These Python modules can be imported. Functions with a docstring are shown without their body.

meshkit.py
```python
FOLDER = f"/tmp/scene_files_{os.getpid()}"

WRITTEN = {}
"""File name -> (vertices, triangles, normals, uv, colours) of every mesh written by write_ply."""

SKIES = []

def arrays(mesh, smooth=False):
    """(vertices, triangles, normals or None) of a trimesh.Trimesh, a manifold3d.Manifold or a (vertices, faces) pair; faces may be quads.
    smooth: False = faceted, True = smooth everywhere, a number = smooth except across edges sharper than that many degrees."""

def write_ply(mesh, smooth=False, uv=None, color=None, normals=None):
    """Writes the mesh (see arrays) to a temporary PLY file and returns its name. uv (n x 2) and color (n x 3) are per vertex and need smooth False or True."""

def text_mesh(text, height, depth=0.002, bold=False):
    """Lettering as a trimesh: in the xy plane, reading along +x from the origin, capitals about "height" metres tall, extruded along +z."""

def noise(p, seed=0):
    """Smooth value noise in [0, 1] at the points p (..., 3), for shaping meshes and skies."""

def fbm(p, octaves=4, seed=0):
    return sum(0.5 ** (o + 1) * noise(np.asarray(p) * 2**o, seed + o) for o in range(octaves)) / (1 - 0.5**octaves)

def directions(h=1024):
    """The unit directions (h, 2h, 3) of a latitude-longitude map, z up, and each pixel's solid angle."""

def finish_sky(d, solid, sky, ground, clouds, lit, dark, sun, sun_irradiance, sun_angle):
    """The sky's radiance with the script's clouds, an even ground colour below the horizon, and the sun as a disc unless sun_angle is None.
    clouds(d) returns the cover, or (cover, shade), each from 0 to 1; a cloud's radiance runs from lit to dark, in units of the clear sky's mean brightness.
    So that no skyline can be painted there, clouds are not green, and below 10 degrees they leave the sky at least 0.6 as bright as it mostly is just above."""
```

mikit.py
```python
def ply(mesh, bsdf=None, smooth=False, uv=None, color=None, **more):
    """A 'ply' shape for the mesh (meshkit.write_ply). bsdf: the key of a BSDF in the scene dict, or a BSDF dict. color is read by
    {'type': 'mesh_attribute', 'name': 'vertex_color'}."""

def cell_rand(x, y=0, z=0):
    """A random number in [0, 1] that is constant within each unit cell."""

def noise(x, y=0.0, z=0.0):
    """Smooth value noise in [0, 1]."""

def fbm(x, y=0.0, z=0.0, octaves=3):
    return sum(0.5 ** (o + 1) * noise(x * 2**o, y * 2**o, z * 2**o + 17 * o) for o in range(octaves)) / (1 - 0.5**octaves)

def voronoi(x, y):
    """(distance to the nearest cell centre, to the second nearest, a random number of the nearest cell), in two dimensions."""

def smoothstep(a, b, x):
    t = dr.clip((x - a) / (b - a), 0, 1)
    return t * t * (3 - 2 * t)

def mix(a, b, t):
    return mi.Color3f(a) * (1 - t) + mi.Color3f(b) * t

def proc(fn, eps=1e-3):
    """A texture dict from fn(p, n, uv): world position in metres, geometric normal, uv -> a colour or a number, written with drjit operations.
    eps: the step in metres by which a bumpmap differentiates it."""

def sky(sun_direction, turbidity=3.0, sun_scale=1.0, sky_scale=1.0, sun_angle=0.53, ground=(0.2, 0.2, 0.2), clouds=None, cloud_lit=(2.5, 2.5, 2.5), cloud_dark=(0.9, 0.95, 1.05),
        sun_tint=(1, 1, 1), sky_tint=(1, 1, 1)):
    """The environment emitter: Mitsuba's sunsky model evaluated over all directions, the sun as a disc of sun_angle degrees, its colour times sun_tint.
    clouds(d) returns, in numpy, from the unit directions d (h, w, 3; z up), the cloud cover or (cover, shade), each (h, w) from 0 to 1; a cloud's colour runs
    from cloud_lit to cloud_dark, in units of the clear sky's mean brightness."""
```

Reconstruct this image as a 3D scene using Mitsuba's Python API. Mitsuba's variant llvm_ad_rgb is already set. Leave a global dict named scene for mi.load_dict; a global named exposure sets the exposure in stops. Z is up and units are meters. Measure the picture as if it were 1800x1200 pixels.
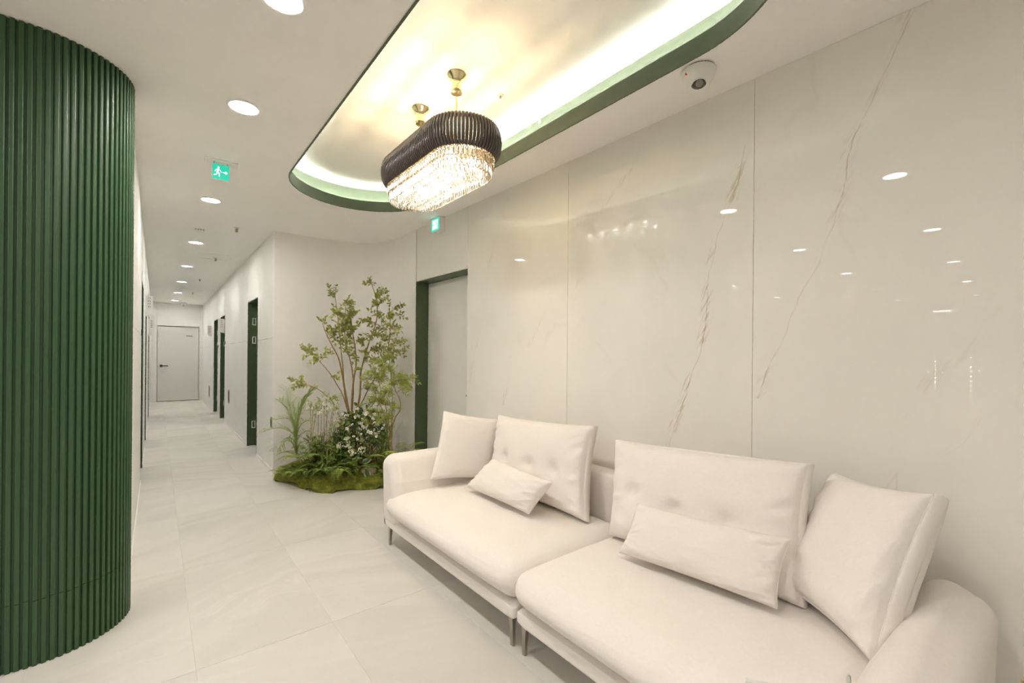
import math, random
import numpy as np
import trimesh
import drjit as dr
import mitsuba as mi
import mikit, meshkit
from mikit import noise, fbm, smoothstep, mix, cell_rand, proc
from shapely.geometry import Polygon, Point, LineString, box as sbox
from shapely.ops import unary_union
T = mi.ScalarTransform4f
rng = np.random.default_rng(7)
random.seed(7)
scene, labels = {'type': 'scene'}, {}

# ---------------------------------------------------------------- camera, exposure
CAM_H = 1.44
YAW, ROLL, FPX = math.atan(625 / 780), math.radians(0.5), 780.0
FWD = np.array([math.sin(YAW), math.cos(YAW), 0.0])
RGT = np.array([math.cos(YAW), -math.sin(YAW), 0.0])
UPV = np.array([0, 0, 1.0]) * math.cos(ROLL) - RGT * math.sin(ROLL)
scene['camera'] = {'type': 'perspective', 'fov': math.degrees(2 * math.atan(900 / FPX)), 'fov_axis': 'x',
                   'principal_point_offset_y': -25.454 / 1200, 'near_clip': 0.02, 'far_clip': 200.0,
                   'to_world': T().look_at(origin=[0, 0, CAM_H], target=[FWD[0], FWD[1], CAM_H], up=UPV.tolist())}
exposure = 0.09

# ---------------------------------------------------------------- lights (radiance of each kind of lamp)
DOWNLIGHT = np.array([1.0, 0.94, 0.885]) * 255.0
COVE_LED = np.array([1.0, 0.94, 0.88]) * 95.0
BULB = np.array([1.0, 0.74, 0.44]) * 250.0
SIGN_GREEN = np.array([0.02, 0.50, 0.33])
SIGN_WHITE = np.array([0.85, 1.0, 0.95])


def area(rgb, w=1.0):
    return {'type': 'area', 'radiance': {'type': 'rgb', 'value': [float(x) for x in rgb]}, 'sampling_weight': float(w)}


# ---------------------------------------------------------------- helpers
def num(base):
    if base not in scene and base not in labels:
        return base
    i = 1
    while f'{base}_{i:03d}' in scene or f'{base}_{i:03d}' in labels:
        i += 1
    return f'{base}_{i:03d}'


COUNT = {}


def part(holder, name, mesh, mat, smooth=False, label=None, kind=None, **more):
    """One entry under holder, numbered; returns its key."""
    base = f'{holder}__{name}'
    c = COUNT.get(base, 0)
    COUNT[base] = c + 1
    key = base if c == 0 else f'{base}_{c:03d}'
    scene[key] = mikit.ply(mesh, mat, smooth, **more)
    if label or kind:
        labels[key] = {k: v for k, v in (('label', label), ('kind', kind)) if v}
    return key


def thing(name, label, cat, group=None, kind=None):
    key = num(name)
    labels[key] = {'label': label, 'category': cat}
    if group:
        labels[key]['group'] = group
    if kind:
        labels[key]['kind'] = kind
    return key


def struct(name, label, cat):
    labels[name] = {'label': label, 'category': cat, 'kind': 'structure'}
    return name


def solo(name, mesh, mat, label, cat, smooth=False, group=None, kind=None, **more):
    key = thing(name, label, cat, group, kind)
    scene[key] = mikit.ply(mesh, mat, smooth, **more)
    return key


def bx(x0, x1, y0, y1, z0, z1):
    return trimesh.creation.box(bounds=[[min(x0, x1), min(y0, y1), min(z0, z1)], [max(x0, x1), max(y0, y1), max(z0, z1)]])


def cbox(x0, x1, y0, y1, z0, z1, c=0.002):
    """A box with chamfered edges."""
    a, b = np.array([x0, y0, z0], float), np.array([x1, y1, z1], float)
    pts = []
    for s in np.ndindex(2, 2, 2):
        p = np.where(np.array(s) == 0, a, b)
        sg = np.where(np.array(s) == 0, 1, -1)
        for k in range(3):
            q = p + sg * c
            q[k] = p[k]
            pts.append(q)
    return trimesh.convex.convex_hull(np.array(pts))


def cat(ms):
    return trimesh.util.concatenate(ms)


def tube(pts, rad, sides=8, caps=True, ref=None):
    p = np.asarray(pts, float)
    r = np.broadcast_to(np.asarray(rad, float), (len(p),))
    t = np.gradient(p, axis=0)
    t /= np.linalg.norm(t, axis=1, keepdims=True) + 1e-12
    if ref is None:
        ref = np.array([0.31, 0.17, 0.93]) if abs(t[:, 2]).mean() < 0.8 else np.array([1.0, 0.13, 0.05])
    a = np.cross(t, ref)
    a /= np.linalg.norm(a, axis=1, keepdims=True) + 1e-12
    b = np.cross(t, a)
    an = np.arange(sides) * 2 * np.pi / sides
    v = (p[:, None] + r[:, None, None] * (np.cos(an)[None, :, None] * a[:, None] + np.sin(an)[None, :, None] * b[:, None])).reshape(-1, 3)
    n = len(p)
    i, j = np.meshgrid(np.arange(n - 1), np.arange(sides), indexing='ij')
    q = np.stack([i * sides + j, i * sides + (j + 1) % sides, (i + 1) * sides + (j + 1) % sides, (i + 1) * sides + j], -1).reshape(-1, 4)
    f = np.vstack([q[:, [0, 1, 2]], q[:, [0, 2, 3]]])
    if caps:
        v = np.vstack([v, p[:1], p[-1:]])
        k = np.arange(sides)
        f = np.vstack([f, np.stack([k * 0 + n * sides, (k + 1) % sides, k], 1), np.stack([k * 0 + n * sides + 1, (n - 1) * sides + k, (n - 1) * sides + (k + 1) % sides], 1)])
    m = trimesh.Trimesh(v, f, process=False)
    if m.volume < 0:
        m.invert()
    return m


def bez(p0, p1, p2, n=8):
    t = np.linspace(0, 1, n)[:, None]
    return (1 - t) ** 2 * np.asarray(p0) + 2 * t * (1 - t) * np.asarray(p1) + t * t * np.asarray(p2)


def curve(pts, n=24):
    """Catmull-Rom through pts."""
    p = np.asarray(pts, float)
    p = np.vstack([2 * p[0] - p[1], p, 2 * p[-1] - p[-2]])
    out = []
    m = len(p) - 3
    for u in np.linspace(0, m - 1e-6, n):
        i = int(u)
        t = u - i
        a, b, c, d = p[i:i + 4]
        out.append(0.5 * (2 * b + (c - a) * t + (2 * a - 5 * b + 4 * c - d) * t * t + (3 * b - a - 3 * c + d) * t ** 3))
    return np.array(out)


def lathe(profile, n=32, center=(0, 0, 0), caps=True):
    """profile: (r, z) pairs."""
    pr = np.asarray(profile, float)
    an = np.arange(n) * 2 * np.pi / n
    v = np.stack([pr[:, None, 0] * np.cos(an), pr[:, None, 0] * np.sin(an), np.repeat(pr[:, 1:2], n, 1)], -1).reshape(-1, 3)
    m = len(pr)
    i, j = np.meshgrid(np.arange(m - 1), np.arange(n), indexing='ij')
    q = np.stack([i * n + j, i * n + (j + 1) % n, (i + 1) * n + (j + 1) % n, (i + 1) * n + j], -1).reshape(-1, 4)
    mesh = trimesh.Trimesh(v, np.vstack([q[:, [0, 1, 2]], q[:, [0, 2, 3]]]), process=False)
    mesh.merge_vertices()
    mesh.update_faces(mesh.nondegenerate_faces())
    if mesh.volume < 0:
        mesh.invert()
    mesh.apply_translation(center)
    return mesh


def extrude(poly, z0, z1):
    ms = [trimesh.creation.extrude_polygon(g, z1 - z0, engine='earcut') for g in getattr(poly, 'geoms', [poly])]
    m = cat(ms)
    m.apply_translation([0, 0, z0])
    return m


def rbox(size, r, n=10, power=None):
    """A rounded box centred on the origin, its faces gridded so that it can be shaped further."""
    m = trimesh.creation.box(extents=[2, 2, 2])
    g = np.linspace(-1, 1, n + 1)
    vs, fs, at = [], [], 0
    for ax in range(3):
        for s in (-1, 1):
            a, b = np.meshgrid(g, g, indexing='ij')
            p = np.zeros((n + 1, n + 1, 3))
            p[..., ax] = s
            p[..., (ax + 1) % 3] = a
            p[..., (ax + 2) % 3] = b
            i, j = np.meshgrid(np.arange(n), np.arange(n), indexing='ij')
            k = i * (n + 1) + j
            q = np.stack([k, k + n + 1, k + n + 2, k + 1], -1).reshape(-1, 4)
            if s < 0:
                q = q[:, ::-1]
            vs.append(p.reshape(-1, 3))
            fs.append(q + at)
            at += (n + 1) ** 2
    v = np.vstack(vs)
    # denser towards the edges, where it is round
    v = np.sign(v) * (1 - (1 - np.abs(v)) ** 1.6)
    h = np.asarray(size, float) / 2
    r = min(r, h.min() * 0.999)
    inner = h - r
    # map: the outer part of each axis goes around the rounding
    x = v * h
    core = np.clip(x, -inner, inner)
    d = x - core
    d = d / r
    nrm = np.linalg.norm(d, axis=1, keepdims=True)
    mx = np.abs(d).max(1, keepdims=True)
    d = np.where(nrm > 1e-9, d / np.maximum(nrm, 1e-9) * np.maximum(mx, 0), 0)
    onface = np.abs(v).max(1, keepdims=True)
    x = core + d * r
    q = np.vstack(fs)
    mesh = trimesh.Trimesh(x, np.vstack([q[:, [0, 1, 2]], q[:, [0, 2, 3]]]), process=False)
    mesh.merge_vertices()
    return mesh


def disc(c, r, z, n=40, down=True):
    an = np.arange(n) * 2 * np.pi / n
    v = np.vstack([[[c[0], c[1], z]], np.stack([c[0] + r * np.cos(an), c[1] + r * np.sin(an), an * 0 + z], 1)])
    k = np.arange(n)
    f = np.stack([k * 0, k + 1, (k + 1) % n + 1], 1)
    return trimesh.Trimesh(v, f[:, ::-1] if down else f, process=False)


def ring_shape(w, hl, n=24):
    """Points of a stadium round the origin, long axis along y: half width w, half length hl; with outward normals."""
    a = hl - w
    p, nn = [], []
    for c0, s in ((a, 0), (-a, math.pi)):
        for t in np.linspace(0, math.pi, n):
            d = np.array([math.cos(t + s), math.sin(t + s)])
            p.append(d * w + [0, c0])
            nn.append(d)
    return np.array(p), np.array(nn)


def resample(p, nn, pitch):
    q = np.vstack([p, p[:1]])
    m = np.vstack([nn, nn[:1]])
    L = np.r_[0, np.cumsum(np.linalg.norm(np.diff(q, axis=0), axis=1))]
    k = max(4, int(round(L[-1] / pitch)))
    s = np.arange(k) * L[-1] / k
    out = np.stack([np.interp(s, L, q[:, i]) for i in (0, 1)], 1)
    on = np.stack([np.interp(s, L, m[:, i]) for i in (0, 1)], 1)
    return out, on / np.linalg.norm(on, axis=1, keepdims=True)


# ---------------------------------------------------------------- materials
def rgb(*c):
    return {'type': 'rgb', 'value': [float(x) for x in c]}


def prin(col, rough=0.5, spec=0.5, two=True, **kw):
    b = {'type': 'principled', 'base_color': col if isinstance(col, dict) else rgb(*col), 'roughness': rough, 'specular': spec, **kw}
    return {'type': 'twosided', 'bsdf': b} if two else b


H = 2.93            # ceiling height
M0 = np.array([2.399, 4.816, 0.0])                     # where the marble wall begins
MN = np.array([4.459, 0.097, 0.0]) / math.hypot(4.459, 0.097)   # into the marble wall
MT = np.array([MN[1], -MN[0], 0.0])                    # along it, towards the camera


def f_paint(p, n, uv):
    v = fbm(p.x * 9, p.y * 9, p.z * 9, 3)
    return mix((0.84, 0.825, 0.80), (0.875, 0.86, 0.835), v)


def f_panel(p, n, uv):
    v = fbm(p.x * 1.7 + 3, p.y * 1.7, p.z * 2.3, 4)
    g = noise(p.x * 60, p.y * 60, p.z * 14)
    return mix((0.73, 0.735, 0.71), (0.82, 0.825, 0.80), v * 0.75 + g * 0.25)


def f_floor(p, n, uv):
    ix, iy = dr.floor((p.x - 0.149) / 0.6), dr.floor((p.y - 0.06) / 1.2)
    r1, r2 = cell_rand(ix, iy, 1), cell_rand(ix, iy, 2)
    x, y = p.x + r1 * 31, p.y + r2 * 47
    flip = dr.select(cell_rand(ix, iy, 3) > 0.5, 1.0, -1.0)
    u = x * 0.85 + flip * y * 0.35
    w = y * 0.85 - flip * x * 0.35
    cloud = fbm(u * 1.1, w * 2.3, 2, 5)
    streak = fbm(u * 1.6 + cloud * 2.0, w * 9 + cloud * 5, 7, 4)
    fine = noise(p.x * 240, p.y * 240)
    line = smoothstep(0.045, 0.0, dr.abs(streak - 0.52)) * smoothstep(0.42, 0.62, fbm(u * 0.9 + 5, w * 1.3, 4, 3))
    base = mix((0.57, 0.555, 0.515), (0.64, 0.625, 0.585), smoothstep(0.25, 0.75, cloud * 0.6 + streak * 0.4))
    base = base * (0.965 + 0.05 * r1) * (0.985 + 0.03 * fine)
    return mix(base, (0.68, 0.665, 0.625), line * 0.25)


def f_grout(p, n, uv):
    return mix((0.56, 0.545, 0.50), (0.62, 0.605, 0.56), noise(p.x * 90, p.y * 90))


VEINS = {
    'a': ([(4.398, 2.929), (4.377, 2.859), (4.359, 2.82), (4.336, 2.757), (4.292, 2.666), (4.263, 2.578), (4.226, 2.516), (4.208, 2.471), (4.185, 2.375), (4.173, 2.3), (4.169, 2.222), (4.152, 2.173), (4.126, 2.059), (4.09, 1.985), (4.072, 1.892), (4.044, 1.841), (3.982, 1.737), (3.927, 1.569), (3.901, 1.497), (3.854, 1.409), (3.833, 1.334), (3.8, 1.227)], 0.95, 0.45, 0.4),
    'b': ([(3.725, 2.592), (3.708, 2.505), (3.694, 2.426), (3.662, 2.316), (3.619, 2.248), (3.6, 2.172), (3.575, 2.113), (3.553, 2.004), (3.531, 1.926), (3.522, 1.796), (3.516, 1.648), (3.5, 1.55), (3.487, 1.468), (3.433, 1.35), (3.409, 1.264), (3.377, 1.143), (3.326, 1.034), (3.29, 0.889), (3.25, 0.7)], 0.9, 0.6, 1.0),
    'c': ([(1.716, 2.858), (1.636, 2.776), (1.572, 2.637), (1.498, 2.468), (1.431, 2.241), (1.373, 1.953), (1.32, 1.794), (1.23, 1.522), (1.166, 1.327), (1.111, 1.072)], 0.55, 0.35, 0.8),
    'd': ([(3.126, 2.906), (3.084, 2.822), (3.064, 2.755), (2.66, 2.40), (2.641, 2.297), (2.599, 2.179), (2.568, 2.037), (2.501, 1.951)], 0.45, 0.0, 0.9),
    'e': ([(1.79, 1.50), (1.766, 1.442), (1.729, 1.291), (1.692, 1.086), (1.66, 1.0)], 0.5, 0.1, 1.0),
    'f': ([(4.66, 1.65), (4.637, 1.588), (4.616, 1.534), (4.595, 1.49), (4.592, 1.468), (4.48, 1.38), (4.459, 1.326), (4.448, 1.29), (4.406, 1.246), (4.399, 1.214), (4.379, 1.163), (4.37, 1.125), (4.36, 0.80)], 0.5, 0.05, 0.5),
    'g': ([(0.365, 2.744), (0.317, 2.56), (0.28, 2.437)], 0.3, 0.3, 0.5),
    'h': ([(2.164, 1.813), (2.099, 1.654), (1.997, 1.515)], 0.35, 0, 0.8),
    'i': ([(4.62, 1.22), (4.56, 1.106), (4.528, 1.067), (4.495, 1.038)], 0.6, 0.4, 0.5),
}


def f_marble(p, n, uv):
    s = (p.x - M0[0]) * MT[0] + (p.y - M0[1]) * MT[1]
    z = p.z
    cloud = fbm(s * 1.3, z * 0.9, 3, 5)
    drift = fbm(s * 2.6 + z * 1.1, z * 1.2 - s * 0.5, 9, 4)
    col = mix((0.75, 0.735, 0.69), (0.80, 0.785, 0.74), smoothstep(0.3, 0.7, cloud))
    col = mix(col, (0.71, 0.695, 0.655), smoothstep(0.58, 0.78, drift) * 0.35)
    wob = (fbm(z * 14, s * 3, 5, 4) - 0.5) * 0.045
    patch = fbm(z * 5.5, s * 2, 1, 3)
    hair = fbm(s * 120 - z * 62, z * 13 + s * 6, 2, 4)
    for k, (key, (pts, strength, steady, feather)) in enumerate(VEINS.items()):
        x = mi.Float(1e3)
        for (s0, z0), (s1, z1) in zip(pts[:-1], pts[1:]):
            t = (z - z0) / (z1 - z0)
            x = dr.select((t >= 0) & (t <= 1), s0 + (s1 - s0) * t, x)
        d = s - x + wob * 0.35
        core = smoothstep(0.0035 + 0.0035 * hair, 0.0006, dr.abs(d)) * (0.35 + 0.65 * smoothstep(0.35, 0.6, fbm(z * 19, s * 6, 8, 3))) * (steady + (1 - steady) * smoothstep(0.45, 0.66, patch))
        d2 = d + 0.016 + 0.022 * patch
        core = core + smoothstep(0.0050, 0.0008, dr.abs(d2)) * smoothstep(0.48, 0.70, hair) * feather * 0.4
        side = smoothstep(0.05, 0.0, dr.abs(d + 0.020 * (patch - 0.4))) * smoothstep(0.40, 0.60, patch) * smoothstep(0.50, 0.66, hair) * feather
        col = mix(col, (0.47, 0.39, 0.28), dr.minimum(core * 0.62 + side * 0.6, 1) * strength)
    faint = smoothstep(0.02, 0.0, dr.abs(fbm(s * 1.9 + z * 0.9 + 4, z * 0.8 + 2, 6, 5) - 0.5)) * smoothstep(0.55, 0.75, fbm(s * 1.2, z * 1.5 + 8, 3, 3))
    return mix(col, (0.62, 0.57, 0.49), faint * 0.16)


def f_fabric(p, n, uv):
    w = 0.5 + 0.25 * dr.sin(p.x * 2600 + p.y * 900) * dr.sin(p.z * 2300 + p.y * 1700)
    v = noise(p.x * 130, p.y * 130, p.z * 380) * 0.5 + noise(p.x * 420, p.y * 90, p.z * 90) * 0.5
    return mix((0.745, 0.71, 0.675), (0.82, 0.785, 0.75), v * 0.7 + w * 0.3)


def f_weave(p, n, uv):
    return (noise(p.x * 500, p.y * 500, p.z * 900) + noise(p.x * 900, p.y * 400, p.z * 400)) * 0.5


def f_slat(p, n, uv):
    v = noise(p.x * 300, p.y * 300, p.z * 6)
    b = fbm(p.x * 14, p.y * 14, p.z * 1.3, 3)
    return mix((0.022, 0.064, 0.026), (0.034, 0.087, 0.036), v * 0.4 + b * 0.6)


def f_moss(p, n, uv):
    v = fbm(p.x * 22, p.y * 22, p.z * 22, 4)
    return mix((0.08, 0.10, 0.016), (0.24, 0.26, 0.045), smoothstep(0.25, 0.75, v))


def f_bark(p, n, uv):
    v = fbm(p.x * 80, p.y * 80, p.z * 18, 3)
    return mix((0.20, 0.135, 0.055), (0.40, 0.28, 0.12), v)


def f_rock(p, n, uv):
    v = fbm(p.x * 30, p.y * 30, p.z * 30, 4)
    return mix((0.30, 0.25, 0.17), (0.55, 0.48, 0.36), v)


VC = {'type': 'mesh_attribute', 'name': 'vertex_color'}
MATS = {
    'm_paint': prin(proc(f_paint), 0.75, 0.2),
    'm_panel': prin(proc(f_panel), 0.55, 0.3),
    'm_floor': prin(proc(f_floor), 0.55, 0.25),
    'm_grout': prin(proc(f_grout), 0.8, 0.2),
    'm_marble': {'type': 'twosided', 'bsdf': {'type': 'plastic', 'int_ior': 1.42, 'diffuse_reflectance': proc(f_marble), 'nonlinear': False}},
    'm_joint': prin((0.45, 0.42, 0.36), 0.7, 0.2),
    'm_fabric': {'type': 'twosided', 'bsdf': {'type': 'bumpmap', 'arbitrary': proc(f_weave, 4e-4), 'scale': 0.0006, 'bsdf': {'type': 'diffuse', 'reflectance': proc(f_fabric)}}},
    'm_slat': prin(proc(f_slat), 0.42, 0.45),
    'm_green': prin((0.048, 0.078, 0.036), 0.38, 0.5),
    'm_signgreen': prin((0.01, 0.30, 0.19), 0.4, 0.3),
    'm_fascia': prin((0.085, 0.115, 0.074), 0.42, 0.4),
    'm_white': prin((0.80, 0.79, 0.77), 0.35, 0.5),
    'm_offwhite': prin((0.66, 0.65, 0.62), 0.45, 0.4),
    'm_door': prin((0.72, 0.715, 0.68), 0.4, 0.4),
    'm_black': prin((0.012, 0.012, 0.012), 0.35, 0.5),
    'm_grey': prin((0.20, 0.19, 0.16), 0.4, 0.5),
    'm_dark': prin((0.03, 0.032, 0.025), 0.6, 0.3),
    'm_steel': prin((0.42, 0.40, 0.36), 0.22, 0.5, metallic=1.0),
    'm_chrome': prin((0.75, 0.75, 0.74), 0.12, 0.5, metallic=1.0),
    'm_brass': prin((0.88, 0.74, 0.44), 0.12, 0.5, metallic=1.0),
    'm_bronze': prin((0.34, 0.25, 0.13), 0.3, 0.5, metallic=1.0),
    'm_rod': prin((0.048, 0.036, 0.031), 0.24, 0.7),
    'm_crystal': {'type': 'roughdielectric', 'distribution': 'ggx', 'alpha': 0.05, 'int_ior': 1.52, 'ext_ior': 1.0, 'specular_transmittance': rgb(1.0, 0.93, 0.79)},
    'm_dome': prin((0.03, 0.028, 0.024), 0.05, 0.8),
    'm_red': prin((0.70, 0.05, 0.05), 0.4, 0.4),
    'm_leaf': {'type': 'twosided', 'bsdf': {'type': 'principled', 'base_color': VC, 'roughness': 0.45, 'specular': 0.4}},
    'm_moss': prin(proc(f_moss), 0.9, 0.1),
    'm_bark': prin(proc(f_bark), 0.7, 0.2),
    'm_rock': prin(proc(f_rock), 0.85, 0.2),
    'm_petal': prin((0.80, 0.79, 0.70), 0.6, 0.2),
    'm_lamp': prin((0.9, 0.9, 0.9), 0.5, 0.2, two=False),
}
scene.update(MATS)

# ================================================================ the setting
# cove opening in the ceiling: a stadium, long axis along the corridor
CX, CYC, CR = 1.46, 2.545, 0.613
CHL = 1.405 + CR                                     # half length
UP = 3.18                                           # the raised ceiling inside it
stad = LineString([(CX, CYC - 1.405), (CX, CYC + 1.405)])

# floor
struct('floor', 'pale beige stone-look tiled floor of the lobby and corridor', 'floor')
scene['floor'] = mikit.ply(bx(-37, 2.75, -5.2, 17.0, -0.12, -0.0014), 'm_grout')
tile_src = cbox(0, 0.5986, 0, 1.1986, -0.02, 0.0, 0.0008)
xs = [0.15 + 0.6 * k for k in range(-6, 4)]
ys = [0.061 + 1.2 * k for k in range(-3, 14)]
for y in ys:
    for x in xs:
        if x + 0.6 < -0.12 and y > 3.0:
            continue
        if y > 5.9 and (x > 1.11 or x + 0.6 < -0.13):
            continue
        m = tile_src.copy()
        m.apply_translation([x + 0.0007, y + 0.0007, 0])
        part('floor', 'tile', m, 'm_floor')

# ceiling with the cove opening
struct('ceiling', 'flat warm white ceiling with a stadium shaped raised cove', 'ceiling')
outer = sbox(-37, -5.2, 2.75, 17.0)
slab = outer.difference(stad.buffer(CR, quad_segs=40))
scene['ceiling'] = mikit.ply(extrude(slab, H, H + 0.02), 'm_paint')
part('ceiling', 'raised_panel', extrude(stad.buffer(CR + 0.13, quad_segs=40), UP, UP + 0.03), 'm_paint', label='raised white ceiling inside the cove')
# green fascia of the cove: a rim, an upright band and a band that leans back above it
p_, n_ = ring_shape(CR, CHL, 48)


def band(prof):
    """prof: closed (offset outwards, z) polygon swept round the cove."""
    k, m = len(p_), len(prof)
    v = np.array([[[CX + p_[i, 0] + n_[i, 0] * o, CYC + p_[i, 1] + n_[i, 1] * o, z] for o, z in prof] for i in range(k)]).reshape(-1, 3)
    i, j = np.meshgrid(np.arange(k), np.arange(m), indexing='ij')
    q = np.stack([i * m + j, ((i + 1) % k) * m + j, ((i + 1) % k) * m + (j + 1) % m, i * m + (j + 1) % m], -1).reshape(-1, 4)
    me = trimesh.Trimesh(v, np.vstack([q[:, [0, 1, 2]], q[:, [0, 2, 3]]]), process=False)
    if me.volume < 0:
        me.invert()
    return me


struct('trim_1', 'green fascia round the raised ceiling cove', 'fascia')
part('trim_1', 'lip', band([(-0.002, H - 0.006), (0.008, H - 0.006), (0.008, H + 0.095), (-0.002, H + 0.095)]), 'm_fascia', smooth=40)
part('trim_1', 'trough_wall', band([(0.112, H + 0.02), (0.124, H + 0.02), (0.124, UP), (0.112, UP)]), 'm_fascia', smooth=40)
led = thing('cove_light_strip', 'hidden white light strip behind the green cove fascia', 'light strip')
strip = band([(0.024, H + 0.066), (0.038, H + 0.066), (0.038, H + 0.078), (0.024, H + 0.078)])
scene[led] = mikit.ply(strip, 'm_lamp', emitter=area(COVE_LED, 4.0))

# marble wall, from the door corner towards the camera and past it
R4 = np.eye(4)
R4[:3, 0], R4[:3, 1], R4[:3, 2], R4[:3, 3] = MT, -MN, [0, 0, 1], M0      # (s, out of the wall, z)
if np.linalg.det(R4[:3, :3]) < 0:
    FLIP = True
else:
    FLIP = False


def on_wall(mesh):
    m = mesh.copy()
    m.apply_transform(R4)
    return m


struct('wall_marble', 'polished cream marble panel wall with tan veins behind the sofa', 'wall')
scene['wall_marble'] = mikit.ply(cat([on_wall(bx(1.0725, 9.6, -0.20, -0.003, 0, H)), on_wall(bx(-0.010, 1.0725, -0.20, -0.003, 2.3135, H))]), 'm_joint')
marks = [1.071, 2.431, 3.772, 5.13, 6.48, 7.83, 9.18]
for a, b in zip(marks[:-1], marks[1:]):
    part('wall_marble', 'panel', on_wall(cbox(a + 0.0010, b - 0.0010, -0.012, 0.0, 0.0, H - 0.001, 0.0012)), 'm_marble')
part('wall_marble', 'panel', on_wall(cbox(0.0, 1.0692, -0.012, 0.0, 2.312, H - 0.001, 0.0012)), 'm_marble')

# door in the marble wall: green lining, pale leaf set back in it
d = struct('door_4', 'pale flush door set back in a green lined opening beside the plants', 'door')
part(d, 'side_jamb', on_wall(bx(-0.012, 0.001, -0.20, -0.0, 0, 2.312)), 'm_green', label='green left jamb')
part(d, 'side_jamb', on_wall(bx(1.0705, 1.085, -0.20, -0.012, 0, 2.312)), 'm_green')
part(d, 'head_lining', on_wall(bx(0.0, 1.071, -0.20, -0.0125, 2.300, 2.3119)), 'm_green', label='green head lining')
lf = part(d, 'leaf', on_wall(cbox(0.002, 1.070, -0.198, -0.160, 0.004, 2.299, 0.002)), 'm_door', label='pale grey door leaf')
part(lf, 'handle', on_wall(cat([trimesh.creation.cylinder(0.026, 0.012, sections=20, transform=trimesh.transformations.translation_matrix([1.02, -0.155, 1.02]) @ trimesh.transformations.rotation_matrix(math.pi / 2, [1, 0, 0])), bx(0.90, 1.03, -0.122, -0.110, 1.012, 1.028), bx(1.012, 1.028, -0.155, -0.112, 1.012, 1.028)])), 'm_black')

# curved white wall behind the plants
c0 = [(1.11, 6.0), (1.75, 6.0)]
arc = [(1.75 + 0.649 * math.sin(t), 5.351 + 0.649 * math.cos(t)) for t in np.linspace(0, math.pi / 2, 25)]
line = c0[:1] + arc + [(2.399, 4.832)]
off = LineString(line)
wall_poly = off.buffer(0.1, cap_style='flat', single_sided=True)
struct('wall_back', 'curved white painted wall behind the indoor plants', 'wall')
scene['wall_back'] = mikit.ply(extrude(wall_poly, 0, H), 'm_paint', 25)

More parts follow.
